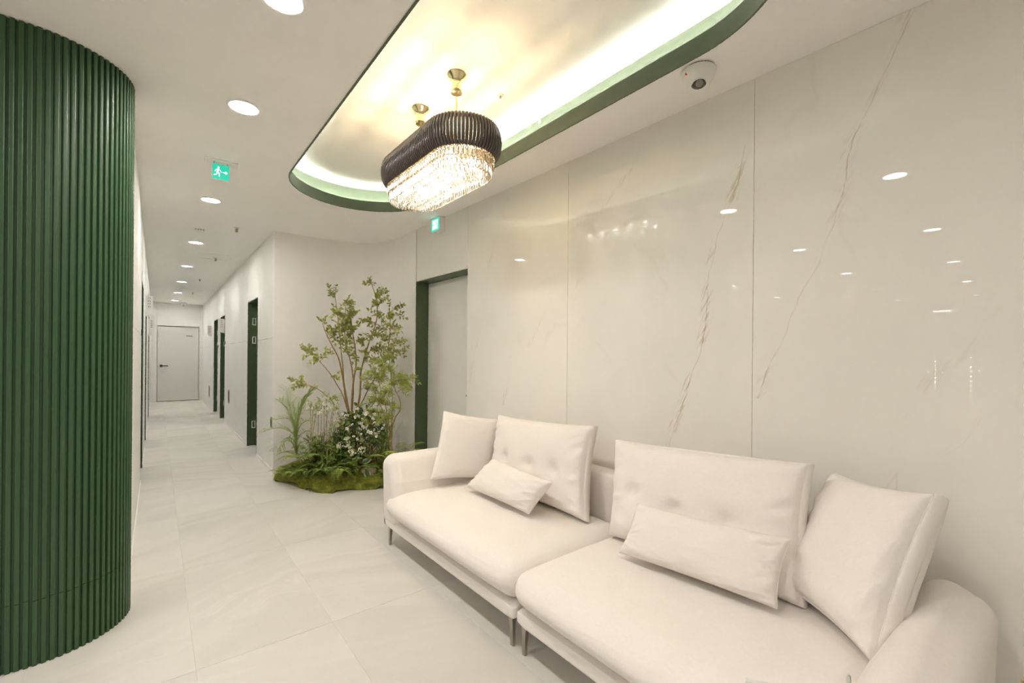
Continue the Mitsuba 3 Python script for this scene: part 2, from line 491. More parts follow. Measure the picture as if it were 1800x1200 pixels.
# corridor, right side: panels in two rows between the green lined doors
RX, LX, FARY = 1.11, -0.13, 16.7
TOP = 2.24
r_doors = [(7.12, 8.0), (10.96, 11.78), (12.35, 13.2)]
l_doors = [(6.35, 7.22), (8.62, 9.48), (11.9, 12.9)]
ROWZ = 1.63


def corridor_wall(name, x, s, doors, y0, label):
    """s = +1: the wall lies at larger x."""
    struct(name, label, 'wall')
    g = 0.0015
    cuts = [y0] + [v for a in doors for v in a] + [FARY]
    back = []
    for k in range(0, len(cuts), 2):
        a, b = cuts[k], cuts[k + 1]
        back.append(bx(x + s * 0.003, x + s * 0.16, a + (0.105 if k == 0 and s > 0 else 0), b, 0, H))
        n = max(1, round((b - a) / 1.25))
        for i in range(n):
            u, w = a + (b - a) * i / n, a + (b - a) * (i + 1) / n
            for z0, z1 in ((0, ROWZ), (ROWZ, H)):
                part(name, 'panel', cbox(min(x, x + s * 0.012), max(x, x + s * 0.012), u + g + (0.002 if k == 0 and i == 0 else 0), w - g, z0 + (g if z0 else 0), z1 - g, 0.0014), 'm_panel')
    for a, b in doors:
        back.append(bx(x + s * 0.003, x + s * 0.16, a, b, TOP + 0.002, H))
        part(name, 'panel', cbox(min(x, x + s * 0.012), max(x, x + s * 0.012), a + g, b - g, TOP + g, H - g, 0.0014), 'm_panel')
    scene[name] = mikit.ply(cat(back), 'm_joint')


corridor_wall('wall_right', RX, 1, r_doors, 6.0, 'pale panelled right wall of the corridor with green lined doors')
corridor_wall('wall_left', LX, -1, l_doors, 3.34, 'pale panelled left wall of the corridor')


def corridor_door(n, x, s, a, b, label):
    d = struct(f'door_{n}', label, 'door')
    t = 0.012
    X = lambda u: x + s * u
    part(d, 'frame', cat([bx(X(0.0005), X(0.16), a, a + t, 0, TOP), bx(X(0.0005), X(0.16), b - t, b, 0, TOP), bx(X(0.0005), X(0.16), a + t, b - t, TOP - t, TOP)]), 'm_green', label='dark green lining')
    part(d, 'leaf', bx(X(0.115), X(0.155), a + t + 0.003, b - t - 0.003, 0.006, TOP - t - 0.003), 'm_green')
    for z in (0.33, 1.655, 1.945):
        hx0, hx1 = sorted((X(0.062), X(0.112)))
        y = b - t
        part(d, 'hinge', cat([bx(hx0, hx1, y - 0.005, y, z + 0.045, z + 0.056), bx(hx0, hx1, y - 0.005, y, z - 0.056, z - 0.045), bx(hx0, hx0 + 0.011, y - 0.005, y, z - 0.045, z + 0.045), bx(hx1 - 0.009, hx1, y - 0.005, y, z - 0.045, z + 0.045)]), 'm_white', label='white hinge plate')


corridor_door(1, RX, 1, *r_doors[0], 'nearest green lined doorway in the right corridor wall')
corridor_door(2, RX, 1, *r_doors[1], 'middle green lined doorway in the right corridor wall')
corridor_door(3, RX, 1, *r_doors[2], 'farthest green lined doorway in the right corridor wall')
corridor_door(6, LX, -1, *l_doors[0], 'nearest doorway in the left corridor wall')
corridor_door(7, LX, -1, *l_doors[1], 'middle doorway in the left corridor wall')
corridor_door(8, LX, -1, *l_doors[2], 'farthest doorway in the left corridor wall')

# end of the corridor
struct('wall_far', 'pale panelled wall at the end of the corridor', 'wall')
scene['wall_far'] = mikit.ply(cat([bx(LX - 0.16, 0.0, FARY + 0.012, FARY + 0.14, 0, H), bx(1.035, RX + 0.16, FARY + 0.012, FARY + 0.14, 0, H), bx(0, 1.035, FARY + 0.012, FARY + 0.14, 2.262, H)]), 'm_joint')
for x0, x1 in ((LX, -0.003), (1.038, RX)):
    for z0, z1 in ((0, 0.52), (0.524, 1.60), (1.604, H - 0.001)):
        part('wall_far', 'panel', cbox(x0, x1, FARY, FARY + 0.012, z0, z1, 0.0014), 'm_panel')
part('wall_far', 'panel', cbox(-0.001, 1.036, FARY, FARY + 0.012, 2.262, H - 0.001, 0.0014), 'm_panel')
d = struct('door_5', 'white door with a black lever at the far end of the corridor', 'door')
part(d, 'frame', cat([bx(0, 0.018, FARY, FARY + 0.1, 0, 2.26), bx(1.017, 1.035, FARY, FARY + 0.1, 0, 2.26), bx(0.018, 1.017, FARY, FARY + 0.1, 2.242, 2.26)]), 'm_door')
lf = part(d, 'leaf', cbox(0.024, 1.011, FARY + 0.035, FARY + 0.08, 0.012, 2.230, 0.002), 'm_door', label='flush white door leaf')
part(lf, 'handle', cat([trimesh.creation.cylinder(0.036, 0.02, sections=20, transform=trimesh.transformations.translation_matrix([0.11, FARY + 0.025, 1.06]) @ trimesh.transformations.rotation_matrix(math.pi / 2, [1, 0, 0])), tube([(0.11, FARY + 0.03, 1.06), (0.11, FARY - 0.03, 1.06), (0.13, FARY - 0.035, 1.06), (0.27, FARY - 0.035, 1.057)], 0.012, 8)]), 'm_black', label='black lever handle')
part(lf, 'door_closer', cbox(0.70, 0.86, FARY + 0.005, FARY + 0.036, 1.955, 1.972, 0.003), 'm_grey')

# low skirting along the corridor
struct('baseboard_right', 'thin white skirting along the right corridor wall', 'baseboard')
seg = [6.0] + [v for a in r_doors for v in a] + [FARY]
scene['baseboard_right'] = mikit.ply(cat([bx(RX - 0.006, RX, seg[i], seg[i + 1], 0, 0.035) for i in range(0, len(seg), 2)]), 'm_white')
struct('baseboard_left', 'thin white skirting along the left corridor wall', 'baseboard')
seg = [3.34] + [v for a in l_doors for v in a] + [FARY]
scene['baseboard_left'] = mikit.ply(cat([bx(LX, LX + 0.006, seg[i], seg[i + 1], 0, 0.035) for i in range(0, len(seg), 2)]), 'm_white')

# the green slatted rounded wall end at the left
SC, SR, SX0 = np.array([-0.47, 3.31]), 0.365, -1.75
struct('wall_slatted', 'rounded wall end clad in dark green vertical slats', 'wall')
core = unary_union([Point(*SC).buffer(SR - 0.012, quad_segs=32), sbox(SX0, SC[1] - SR + 0.012, SC[0], 3.9), Point(SX0, SC[1]).buffer(SR - 0.012, quad_segs=32)])
core = core.difference(sbox(-0.135, 3.36, 2, 5))
scene['wall_slatted'] = mikit.ply(extrude(core, 0, H - 0.004), 'm_slat', 25)
pitch = 0.0281


def slat_mesh(c, nrm, joint):
    tdir = np.array([-nrm[1], nrm[0]])
    prof = [(-0.0105, -0.004), (0.0105, -0.004), (0.0080, 0.0105), (0.0045, 0.0125), (-0.0045, 0.0125), (-0.0080, 0.0105)]
    pts = [c + tdir * a + nrm * b for a, b in prof]
    pg = Polygon([tuple(p) for p in pts])
    if not pg.exterior.is_ccw:
        pg = Polygon(list(pg.exterior.coords)[::-1])
    return cat([extrude(pg, 0.0, joint - 0.0012), extrude(pg, joint + 0.0012, H - 0.002)])


arc_n = int(round(SR * math.pi / 2 / pitch))
for k in range(arc_n):
    a = (k + 0.5) * (math.pi / 2) / arc_n
    nrm = np.array([math.cos(a), -math.sin(a)])
    part('wall_slatted', 'slat', slat_mesh(SC + nrm * (SR - 0.012), nrm, 0.302 + 0.003 * math.sin(k * 1.7)), 'm_slat')
nst = int((SC[0] - SX0) / pitch)
for k in range(nst):
    x = SC[0] - (k + 0.5) * pitch
    part('wall_slatted', 'slat', slat_mesh(np.array([x, SC[1] - SR + 0.012]), np.array([0, -1.0]), 0.302 + 0.003 * math.sin(k * 2.1)), 'm_slat')
for k in range(arc_n):
    a = math.pi / 2 + (k + 0.5) * (math.pi / 2) / arc_n
    nrm = np.array([math.cos(a), -math.sin(a)])
    part('wall_slatted', 'slat', slat_mesh(np.array([SX0, SC[1]]) + nrm * (SR - 0.012), nrm, 0.302), 'm_slat')

# the rest of the lobby, seen only as reflections in the marble and as bounced light
struct('wall_lobby_side', 'plain lobby wall behind the slatted wall end', 'wall')
scene['wall_lobby_side'] = mikit.ply(cat([bx(-2.12, -1.95, 3.4, 7.6, 0, H), bx(-37, -2.12, 7.5, 7.6, 0, H)]), 'm_paint')
struct('wall_lobby_end', 'plain far end wall of the lobby', 'wall')
scene['wall_lobby_end'] = mikit.ply(bx(-37, -36.9, -5.2, 7.6, 0, H), 'm_paint')
struct('wall_front', 'plain lobby wall behind the camera', 'wall')
scene['wall_front'] = mikit.ply(bx(-37, 2.75, -5.2, -5.1, 0, H), 'm_paint')

# ================================================================ lamps and fittings on the ceiling
def downlight(x, y, label, group, w, r=0.076, dim=1.0):
    t = thing('ceiling_downlight', label, 'downlight', group)
    part(t, 'ring', lathe([(r - 0.001, H), (r - 0.001, H - 0.006), (r + 0.006, H - 0.008), (r + 0.013, H - 0.004), (r + 0.014, H)], 40, (x, y, 0)), 'm_white', 40)
    k = part(t, 'lens', disc((x, y), r, H - 0.003), 'm_lamp', emitter=area(DOWNLIGHT * dim, w), label='glowing white lens')
    return t


names = ['first', 'second', 'third', 'fourth', 'fifth', 'sixth', 'seventh', 'eighth']
row = [2.06, 3.115, 5.20, 7.32, 9.41, 11.54, 13.67, 15.79]
where = ['cut by the picture top', 'large, above the exit sign', 'below the hanging exit sign', 'beside the white detector', 'past the second sprinkler', 'third from the far door', 'second from the far door', 'nearest the far door']
for i, y in enumerate(row):
    downlight(0.402, y, f'round recessed ceiling light, {names[i]} of the corridor row, {where[i]}', 'downlights in a row along the corridor ceiling', [1.6, 1.6, 1.2, 0.8, 0.7, 0.6, 0.5, 0.5][i], dim=1.0 if y < 4 else 0.9)
downlight(0.31, 0.78, 'round recessed light over the camera, the largest disc mirrored in the marble', None, 1.2, dim=0.85)
for x in (-1.95, -4.45, -7.0, -9.65, -12.4, -14.9):
    for y in (0.77, 2.1) + ((4.02,) if x < -2.5 else ()) + ((-1.4,) if x > -8 else ()):
        downlight(x, y, 'round recessed light of the lobby grid, seen as a white dash mirrored in the marble', 'lobby downlights mirrored in the marble', 0.5 if x > -5 else 0.12)
for k in range(7):
    for y in (2.16, 4.1):
        downlight(-17.4 - 2.5 * k, y, 'round recessed light of the lobby grid, seen as a white dash mirrored in the marble', 'lobby downlights mirrored in the marble', 0.05)
downlight(0.31, -1.4, 'round recessed light of the lobby grid, seen as a white dash mirrored in the marble', 'lobby downlights mirrored in the marble', 0.6)


def sprinkler(x, y, label, z=H):
    t = thing('fire_sprinkler', label, 'sprinkler', 'brass sprinklers along the corridor ceiling')
    part(t, 'plate', lathe([(0, z), (0.03, z), (0.028, z - 0.006), (0.012, z - 0.01), (0, z - 0.01)], 20, (x, y, 0)), 'm_offwhite', 40)
    part(t, 'nozzle', cat([lathe([(0, z - 0.008), (0.009, z - 0.01), (0.009, z - 0.022), (0.005, z - 0.03), (0.005, z - 0.045), (0.0, z - 0.045)], 12, (x, y, 0)),
                           lathe([(0.0, z - 0.045), (0.016, z - 0.047), (0.016, z - 0.05), (0, z - 0.05)], 14, (x, y, 0)),
                           tube([(x - 0.012, y, z - 0.018), (x - 0.013, y, z - 0.035), (x - 0.003, y, z - 0.047)], 0.0022, 5), tube([(x + 0.012, y, z - 0.018), (x + 0.013, y, z - 0.035), (x + 0.003, y, z - 0.047)], 0.0022, 5)]), 'm_bronze')


sprinkler(0.731, 6.15, 'small brass sprinkler on the ceiling nearest the plant corner')
sprinkler(0.71, 8.30, 'second brass sprinkler along the corridor ceiling')
sprinkler(0.67, 10.87, 'third brass sprinkler along the corridor ceiling')
sprinkler(0.68, 13.4, 'farthest tiny brass sprinkler in the corridor')

t = thing('smoke_detector', 'small white ceiling detector with a row of dark dots in the corridor', 'detector')
part(t, 'body', cbox(0.335, 0.445, 6.47, 6.58, H - 0.028, H, 0.008), 'm_white')
for k in range(4):
    part(t, 'hole', bx(0.347 + 0.026 * k, 0.357 + 0.026 * k, 6.4695, 6.476, H - 0.022, H - 0.010), 'm_grey')
for i, (x, y, lab) in enumerate([(0.70, 8.22, 'flat white access panel on the ceiling at the second sprinkler'), (0.62, 12.9, 'flat white access panel far along the corridor ceiling'), (0.6, 15.0, 'flat white access panel near the corridor end')]):
    t = thing('access_panel', lab, 'access panel', 'access panels in the corridor ceiling')
    part(t, 'frame', cat([bx(x - 0.225, x + 0.225, y - 0.225, y - 0.212, H - 0.004, H), bx(x - 0.225, x + 0.225, y + 0.212, y + 0.225, H - 0.004, H), bx(x - 0.225, x - 0.212, y - 0.212, y + 0.212, H - 0.004, H), bx(x + 0.212, x + 0.225, y - 0.212, y + 0.212, H - 0.0018, H)]), 'm_paint')
    part(t, 'panel', bx(x - 0.209, x + 0.209, y - 0.209, y + 0.209, H - 0.0015, H), 'm_paint')


def stretch(pts, sx, sz, ox, oz):
    return [(ox + a * sx, oz + b * sz) for a, b in pts]


def runner_polys():
    """A running figure leaving to the right through a doorway and an arrow, in a unit square."""
    head = Point(0.36, 0.78).buffer(0.065)
    limbs = [LineString(l).buffer(w, cap_style='round') for l, w in (
        ([(0.35, 0.66), (0.29, 0.46)], 0.06), ([(0.34, 0.66), (0.46, 0.60), (0.52, 0.50)], 0.03), ([(0.34, 0.66), (0.22, 0.62), (0.16, 0.50)], 0.03),
        ([(0.30, 0.46), (0.42, 0.38), (0.40, 0.20)], 0.038), ([(0.29, 0.46), (0.24, 0.30), (0.10, 0.26)], 0.038))]
    arrow = unary_union([sbox(0.60, 0.47, 0.78, 0.54), Polygon([(0.76, 0.37), (0.92, 0.505), (0.76, 0.64)])])
    return unary_union([head] + limbs + [arrow])


def sign_mesh(poly, depth, place):
    m = extrude(poly, 0, depth)
    m.apply_transform(place)
    return m


# hanging exit sign, its face towards the camera
ex, ey, ez, ew, eh = 0.322, 4.12, 2.785, 0.118, 0.124
t = thing('exit_sign', 'green running man exit sign hanging from the corridor ceiling', 'exit sign')
part(t, 'mounting_plate', cbox(ex - 0.045, ex + ew + 0.055, ey - 0.05, ey + 0.06, H - 0.008, H, 0.003), 'm_white')
for hx in (ex + 0.012, ex + ew - 0.018):
    part(t, 'hanger', bx(hx, hx + 0.006, ey - 0.003, ey + 0.003, ez + eh, H - 0.008), 'm_steel')
fr = part(t, 'panel', cbox(ex, ex + ew, ey - 0.008, ey + 0.008, ez, ez + eh, 0.002), 'm_white')
pl = np.array([[ew - 0.008, 0, 0, ex + 0.004], [0, 0, -1, ey - 0.0081], [0, eh - 0.008, 0, ez + 0.004], [0, 0, 0, 1.0]])
part(t, 'green_face', sign_mesh(sbox(0, 0, 1, 1), 0.0012, pl), 'm_signgreen', emitter=area(SIGN_GREEN * 0.95, 0.1))
pl2 = pl.copy()
pl2[1, 3] = ey - 0.0094
part(t, 'pictogram', sign_mesh(runner_polys(), 0.001, pl2), 'm_lamp', emitter=area(SIGN_WHITE * 0.85, 0.1), label='white running man and arrow')

# exit light box on the marble wall above the door
sa, sb = 0.455, 0.632
t = thing('exit_sign', 'lit exit sign box with white case on the wall above the door', 'exit sign')
part(t, 'case', on_wall(cbox(sa, sb, 0.0, 0.068, 2.777, 2.925, 0.004)), 'm_white')
pw = R4 @ np.array([[-(sb - sa - 0.014), 0, 0, sb - 0.007], [0, 0, 1, 0.0681], [0, 0.134, 0, 2.784], [0, 0, 0, 1.0]])
part(t, 'green_face', sign_mesh(sbox(0, 0, 1, 1), 0.001, pw), 'm_signgreen', emitter=area(SIGN_GREEN * 1.3, 0.15))
pw2 = R4 @ np.array([[-(sb - sa - 0.04), 0, 0, sb - 0.02], [0, 0, 1, 0.0692], [0, 0.118, 0, 2.792], [0, 0, 0, 1.0]])
door_white = sbox(0.08, 0.08, 0.92, 0.92).difference(runner_polys().buffer(-0.006))
part(t, 'pictogram', sign_mesh(door_white, 0.001, pw2), 'm_lamp', emitter=area(SIGN_WHITE * 1.05, 0.15), label='bright white panel with a green running man')

# dome cameras
def dome(x, y, r, label, yaw):
    t = thing('dome_camera', label, 'camera')
    part(t, 'gasket', lathe([(0, H), (r * 0.93, H), (r * 0.93, H - 0.006), (0, H - 0.006)], 40, (x, y, 0)), 'm_black', 40)
    prof = [(0, H - 0.006), (r, H - 0.006), (r * 1.01, H - 0.014), (r * 0.97, H - 0.035), (r * 0.86, H - 0.06), (r * 0.72, H - 0.078), (r * 0.55, H - 0.086), (0, H - 0.086)]
    part(t, 'housing', lathe(prof, 44, (x, y, 0)), 'm_white', 40)
    # smoked dome, tilted towards the room
    b = trimesh.creation.icosphere(3, r * 0.56)
    b.apply_scale([1, 1, 0.9])
    dx, dy = math.cos(yaw) * r * 0.20, math.sin(yaw) * r * 0.20
    b.apply_translation([x + dx, y + dy, H - 0.066])
    b.apply_translation([0, 0, 0.006])
    part(t, 'smoked_dome', b, 'm_dome', True, label='dark smoked dome')
    e = lathe([(0, 0), (r * 0.2, 0), (r * 0.22, 0.012), (r * 0.16, 0.02), (0, 0.02)], 20)
    e.apply_transform(trimesh.geometry.align_vectors([0, 0, 1], [math.cos(yaw) * 0.7, math.sin(yaw) * 0.7, -0.7]))
    c = np.array([x + dx, y + dy, H - 0.066]) + np.array([math.cos(yaw), math.sin(yaw), -0.9]) / 1.35 * r * 0.44
    e.apply_translation(c)
    part(t, 'lens_ring', e, 'm_grey', 40)
    return t


t = dome(2.185, 1.20, 0.082, 'white dome security camera on the ceiling beside the marble wall', math.radians(215))
m = cbox(-0.008, 0.008, -0.0015, 0.0015, -0.006, 0.006, 0.0005)
m.apply_transform(trimesh.transformations.rotation_matrix(math.radians(-60), [0, 0, 1]))
m.apply_translation([2.185 - 0.074, 1.20 + 0.022, H - 0.038])
part(t, 'mark', m, 'm_red', label='small red mark')
dome(0.62, 16.35, 0.07, 'small dome camera at the far end of the corridor ceiling', math.radians(270))

# small sensors in the cove
for x, y, lab in ((1.78, 2.37, 'tiny white sensor on the raised ceiling right of the chandelier'), (1.373, 4.55, 'tiny white sensor on the raised ceiling at the rounded far end')):
    t = thing('ceiling_sensor', lab, 'sensor', 'sensors on the raised ceiling')
    part(t, 'plate', lathe([(0, UP), (0.022, UP), (0.020, UP - 0.006), (0, UP - 0.007)], 20, (x, y, 0)), 'm_offwhite', 40)
    part(t, 'probe', lathe([(0, UP - 0.006), (0.007, UP - 0.007), (0.006, UP - 0.02), (0, UP - 0.022)], 12, (x, y, 0)), 'm_steel', 40)
solo('wall_button', cbox(CX + CR + 0.100, CX + CR + 0.112, 2.41, 2.43, UP - 0.032, UP - 0.010, 0.002), 'm_white', 'tiny white button at the top of the green cove side', 'button')


# ================================================================ chandelier
def crystal_mesh(L, r):
    """An eight sided prism drop with a bevelled top and a pointed foot, hanging from the origin."""
    an = np.arange(6) * np.pi / 3
    rings = [(0.15, 0), (1.0, -0.10), (1.0, -0.80)]
    v = [[r * k * math.cos(a), r * k * math.sin(a), L * z] for k, z in rings for a in an] + [[0, 0, 0.0], [0, 0, -L]]
    f = []
    for i in range(2):
        for j in range(6):
            a, b, c, dd = i * 6 + j, i * 6 + (j + 1) % 6, (i + 1) * 6 + (j + 1) % 6, (i + 1) * 6 + j
            f += [[a, c, b], [a, dd, c]]
    for j in range(6):
        f += [[18, j, (j + 1) % 6], [19, 12 + (j + 1) % 6, 12 + j]]
    m = trimesh.Trimesh(np.array(v), np.array(f), process=False)
    if m.volume < 0:
        m.invert()
    return m


def chandelier(cx, cy, zt, w, hl, label, canopies, ceiling_z, weight, detail=True):
    t = thing('chandelier', label, 'chandelier')
    zb = zt - 0.165
    p, nn = resample(*ring_shape(w, hl, 40), 0.0212)
    prof = [(-0.030, zt - 0.004), (-0.012, zt + 0.001), (0.0, zt - 0.016), (0.010, zt - 0.05), (0.012, zt - 0.085), (0.006, zt - 0.125), (-0.008, zt - 0.155), (-0.024, zb - 0.004)]
    for q, d in zip(p, nn):
        pts = [(cx + q[0] + d[0] * o, cy + q[1] + d[1] * o, z) for o, z in prof]
        part(t, 'rod', tube(curve(pts, 12), 0.0096, 7, True, np.array([-d[1], d[0], 0.0])), 'm_rod', 50, label='dark brown curved rod' if COUNT.get(f'{t}__rod', 0) == 0 else None)
    # brass rings that carry rods and crystals
    for z, o in ((zt - 0.01, -0.035), (zb + 0.006, -0.032)):
        a, _ = ring_shape(w + o, hl + o, 24)
        a = np.vstack([a, a[:1]])
        part(t, 'ring', tube(np.c_[a[:, 0] + cx, a[:, 1] + cy, np.full(len(a), z)], 0.006, 6, False), 'm_brass', 50)
    cross = [bx(cx - w + 0.035, cx + w - 0.035, cy + k - 0.006, cy + k + 0.006, zt - 0.016, zt - 0.006) for k in (-0.24, 0.24)] + [bx(cx - 0.006, cx + 0.006, cy - hl + 0.04, cy + hl - 0.04, zt - 0.016, zt - 0.006)]
    part(t, 'cross_bar', cat(cross), 'm_brass')
    # crystals: outer rows short and high, inner rows lower
    rows = [(0.030, zb + 0.030, 0.050), (0.046, zb - 0.002, 0.062), (0.075, zb - 0.030, 0.070), (0.105, zb - 0.050, 0.075), (0.14, zb - 0.066, 0.078), (0.17, zb - 0.074, 0.080), (0.198, zb - 0.078, 0.080)]
    drops = []
    for i, (o, z, L) in enumerate(rows):
        a, dn = resample(*ring_shape(w - o, hl - o, 40), 0.0265)
        for j, (q, d) in enumerate(zip(a, dn)):
            m = crystal_mesh(L, 0.0088)
            m.apply_transform(trimesh.transformations.rotation_matrix(rng.uniform(0, 6.28), [0, 0, 1]))
            m.apply_translation([cx + q[0], cy + q[1], z + rng.uniform(-0.004, 0.004)])
            drops.append(m)
            if i in (0, 1):
                m2 = crystal_mesh(L * 0.9, 0.0088)
                m2.apply_translation([cx + q[0], cy + q[1], z - L - 0.004])
                drops.append(m2)
    drops2 = drops
    if not detail:
        part(t, 'crystal_drops', cat(drops), 'm_crystal', kind='stuff')
    else:
        for m in drops[:300]:
            part(t, 'crystal_drop', m, 'm_crystal', label='clear crystal drop' if COUNT.get(f'{t}__crystal_drop', 0) == 0 else None)
        if len(drops) > 300:
            part(t, 'crystal_cluster', cat(drops[300:]), 'm_crystal', kind='stuff')
    # candle bulbs
    for k in np.linspace(-hl + w, hl - w, 5):
        for sx in (-0.085, 0.085):
            b = trimesh.creation.icosphere(2, 0.021)
            b.apply_scale([1, 1, 1.5])
            b.apply_translation([cx + sx, cy + k, zb - 0.016])
            s = part(t, 'bulb', b, 'm_lamp', True, emitter=area(BULB, weight))
            part(t, 'socket', trimesh.creation.cylinder(0.006, 0.13, sections=10, transform=trimesh.transformations.translation_matrix([cx + sx, cy + k, zb + 0.075])), 'm_brass', 40)
    # hanging rods and flared brass canopies
    for cyk in canopies:
        part(t, 'stem', tube([(cx, cyk, zt - 0.01), (cx, cyk, ceiling_z - 0.08)], 0.0055, 8), 'm_brass', 50)
        part(t, 'canopy', lathe([(0, ceiling_z), (0.058, ceiling_z), (0.062, ceiling_z - 0.006), (0.056, ceiling_z - 0.016), (0.040, ceiling_z - 0.030), (0.029, ceiling_z - 0.050), (0.027, ceiling_z - 0.070), (0.032, ceiling_z - 0.090), (0.038, ceiling_z - 0.104), (0.034, ceiling_z - 0.116), (0.014, ceiling_z - 0.120), (0, ceiling_z - 0.120)], 32, (cx, cyk, 0)), 'm_brass', 40, label='flared brass canopy')
    return t


chandelier(1.442, 2.612, 2.805, 0.218, 0.53, 'oval chandelier of dark brown rods and glowing crystal drops under the cove', (2.372, 2.852), UP, 1.0)
chandelier(-9.4, 1.31, 2.75, 0.30, 0.42, 'second crystal chandelier far down the lobby, mirrored in the marble', (1.1, 1.52), H, 0.06, detail=False)

# strands of small lights far down the lobby, mirrored low in the marble
for x, y, zs, lab in ((-9.0, 1.37, (0.74, 1.40), 'left of two strands of small warm lights mirrored in the marble'), (-9.0, 0.80, (0.76, 1.50), 'right of two strands of small warm lights mirrored in the marble')):
    t = thing('light_strand', lab, 'pendant light')
    part(t, 'cable', tube([(x, y, zs[1]), (x, y, H)], 0.004, 6), 'm_steel')
    part(t, 'rail', tube([(x, y - 0.14, (zs[0] + zs[1]) / 2 + 0.08), (x, y + 0.14, (zs[0] + zs[1]) / 2 + 0.08)], 0.006, 6), 'm_brass')
    for k in range(8):
        b = trimesh.creation.icosphere(1, 0.014)
        b.apply_translation([x, y, zs[0] + (zs[1] - zs[0]) * k / 7])
        part(t, 'bulb', b, 'm_lamp', True, emitter=area(BULB * 0.3, 0.02))
    for dy in (-0.12, 0.12):
        b = trimesh.creation.icosphere(1, 0.012)
        b.apply_translation([x, y + dy, (zs[0] + zs[1]) / 2 + 0.08])
        part(t, 'bulb', b, 'm_lamp', True, emitter=area(BULB * 0.6, 0.02))

# ================================================================ sofa
def bump(v, c, r):
    return np.exp(-((v - c) ** 2).sum(-1) / (r * r))


def seat_mesh(y0, y1, x0, x1, zb, zt, tufts):
    m = rbox((x1 - x0, y1 - y0, zt - zb), 0.085, 26)
    v = np.array(m.vertices)
    u, w = v[:, 0] / ((x1 - x0) / 2), v[:, 1] / ((y1 - y0) / 2)
    top = np.clip(v[:, 2] / ((zt - zb) / 2), -1, 1)
    v[:, 2] += np.where(top > 0, top, 0) * 0.030 * np.clip(1 - u ** 4, 0, 1) * np.clip(1 - w ** 4, 0, 1)
    # the front swells and the lower edge draws in
    fr = np.clip(-u, 0, 1) ** 3
    v[:, 0] -= fr * 0.026 * (1 - np.clip(w, -1, 1) ** 6) * (1 - (top - 0.15) ** 2 * 0.7)
    v[:, 0] += fr * 0.03 * np.clip(-top, 0, 1)
    for a, b in tufts:
        k = bump(np.stack([v[:, 0], v[:, 1]], 1), np.array([a - (x0 + x1) / 2, b - (y0 + y1) / 2]), 0.05)
        v[:, 2] -= np.where(top > 0.3, k * 0.018, 0)
    n = meshkit.fbm(v * 5 + [x0, y0, 0], 3, 3) - 0.5
    v[:, 2] += np.where(top > 0.5, n * 0.012, 0)
    m.vertices = v + [(x0 + x1) / 2, (y0 + y1) / 2, (zb + zt) / 2]
    return m


def hull_spheres(pts, n=3):
    vs = []
    s = trimesh.creation.icosphere(n, 1.0).vertices
    for x, y, z, r in pts:
        vs.append(s * r + [x, y, z])
    m = trimesh.convex.convex_hull(np.vstack(vs))
    return m


def arm_mesh(prof, x0, x1):
    """prof: (y, z, r) circles; lofted along x with a softly rounded front."""
    pts = []
    for y, z, r in prof:
        pts += [(x0 + r, y, z, r), (x1 - r, y, z, r)]
    return hull_spheres(pts)


def leg_mesh(x, y, s):
    """A slim tapering blade with a little bracket at the top; s: towards the inside along y."""
    a = [(0, 0.145, 0.034, 0.012), (0, 0.125, 0.020, 0.011), (0, 0.08, 0.014, 0.009), (0, 0.0, 0.010, 0.0075)]
    v, f = [], []
    for i, (o, z, wy, wx) in enumerate(a):
        sh = s * (wy - 0.010)
        v += [[x - wx, y - 0.010 + min(0, 0) - (0), z], [x + wx, y - 0.010, z], [x + wx, y - 0.010 + 0.02 + abs(wy - 0.010), z], [x - wx, y - 0.010 + 0.02 + abs(wy - 0.010), z]]
    v = np.array(v)
    if s < 0:
        v[:, 1] = 2 * y - v[:, 1]
    for i in range(3):
        for j in range(4):
            k, l = i * 4 + j, i * 4 + (j + 1) % 4
            f += [[k, l, l + 4], [k, l + 4, k + 4]]
    f += [[0, 2, 1], [0, 3, 2], [12, 13, 14], [12, 14, 15]]
    m = trimesh.Trimesh(v, np.array(f), process=False)
    if m.volume < 0:
        m.invert()
    return m


XF, XB = 1.36, 2.425
far_prof = [(3.06, 0.22, 0.05), (3.215, 0.22, 0.05), (3.235, 0.59, 0.09), (3.18, 0.60, 0.085), (3.12, 0.48, 0.07)]
near_prof = [(0.375, 0.22, 0.05), (0.205, 0.22, 0.05), (0.225, 0.495, 0.08), (0.275, 0.52, 0.08), (0.33, 0.43, 0.07)]

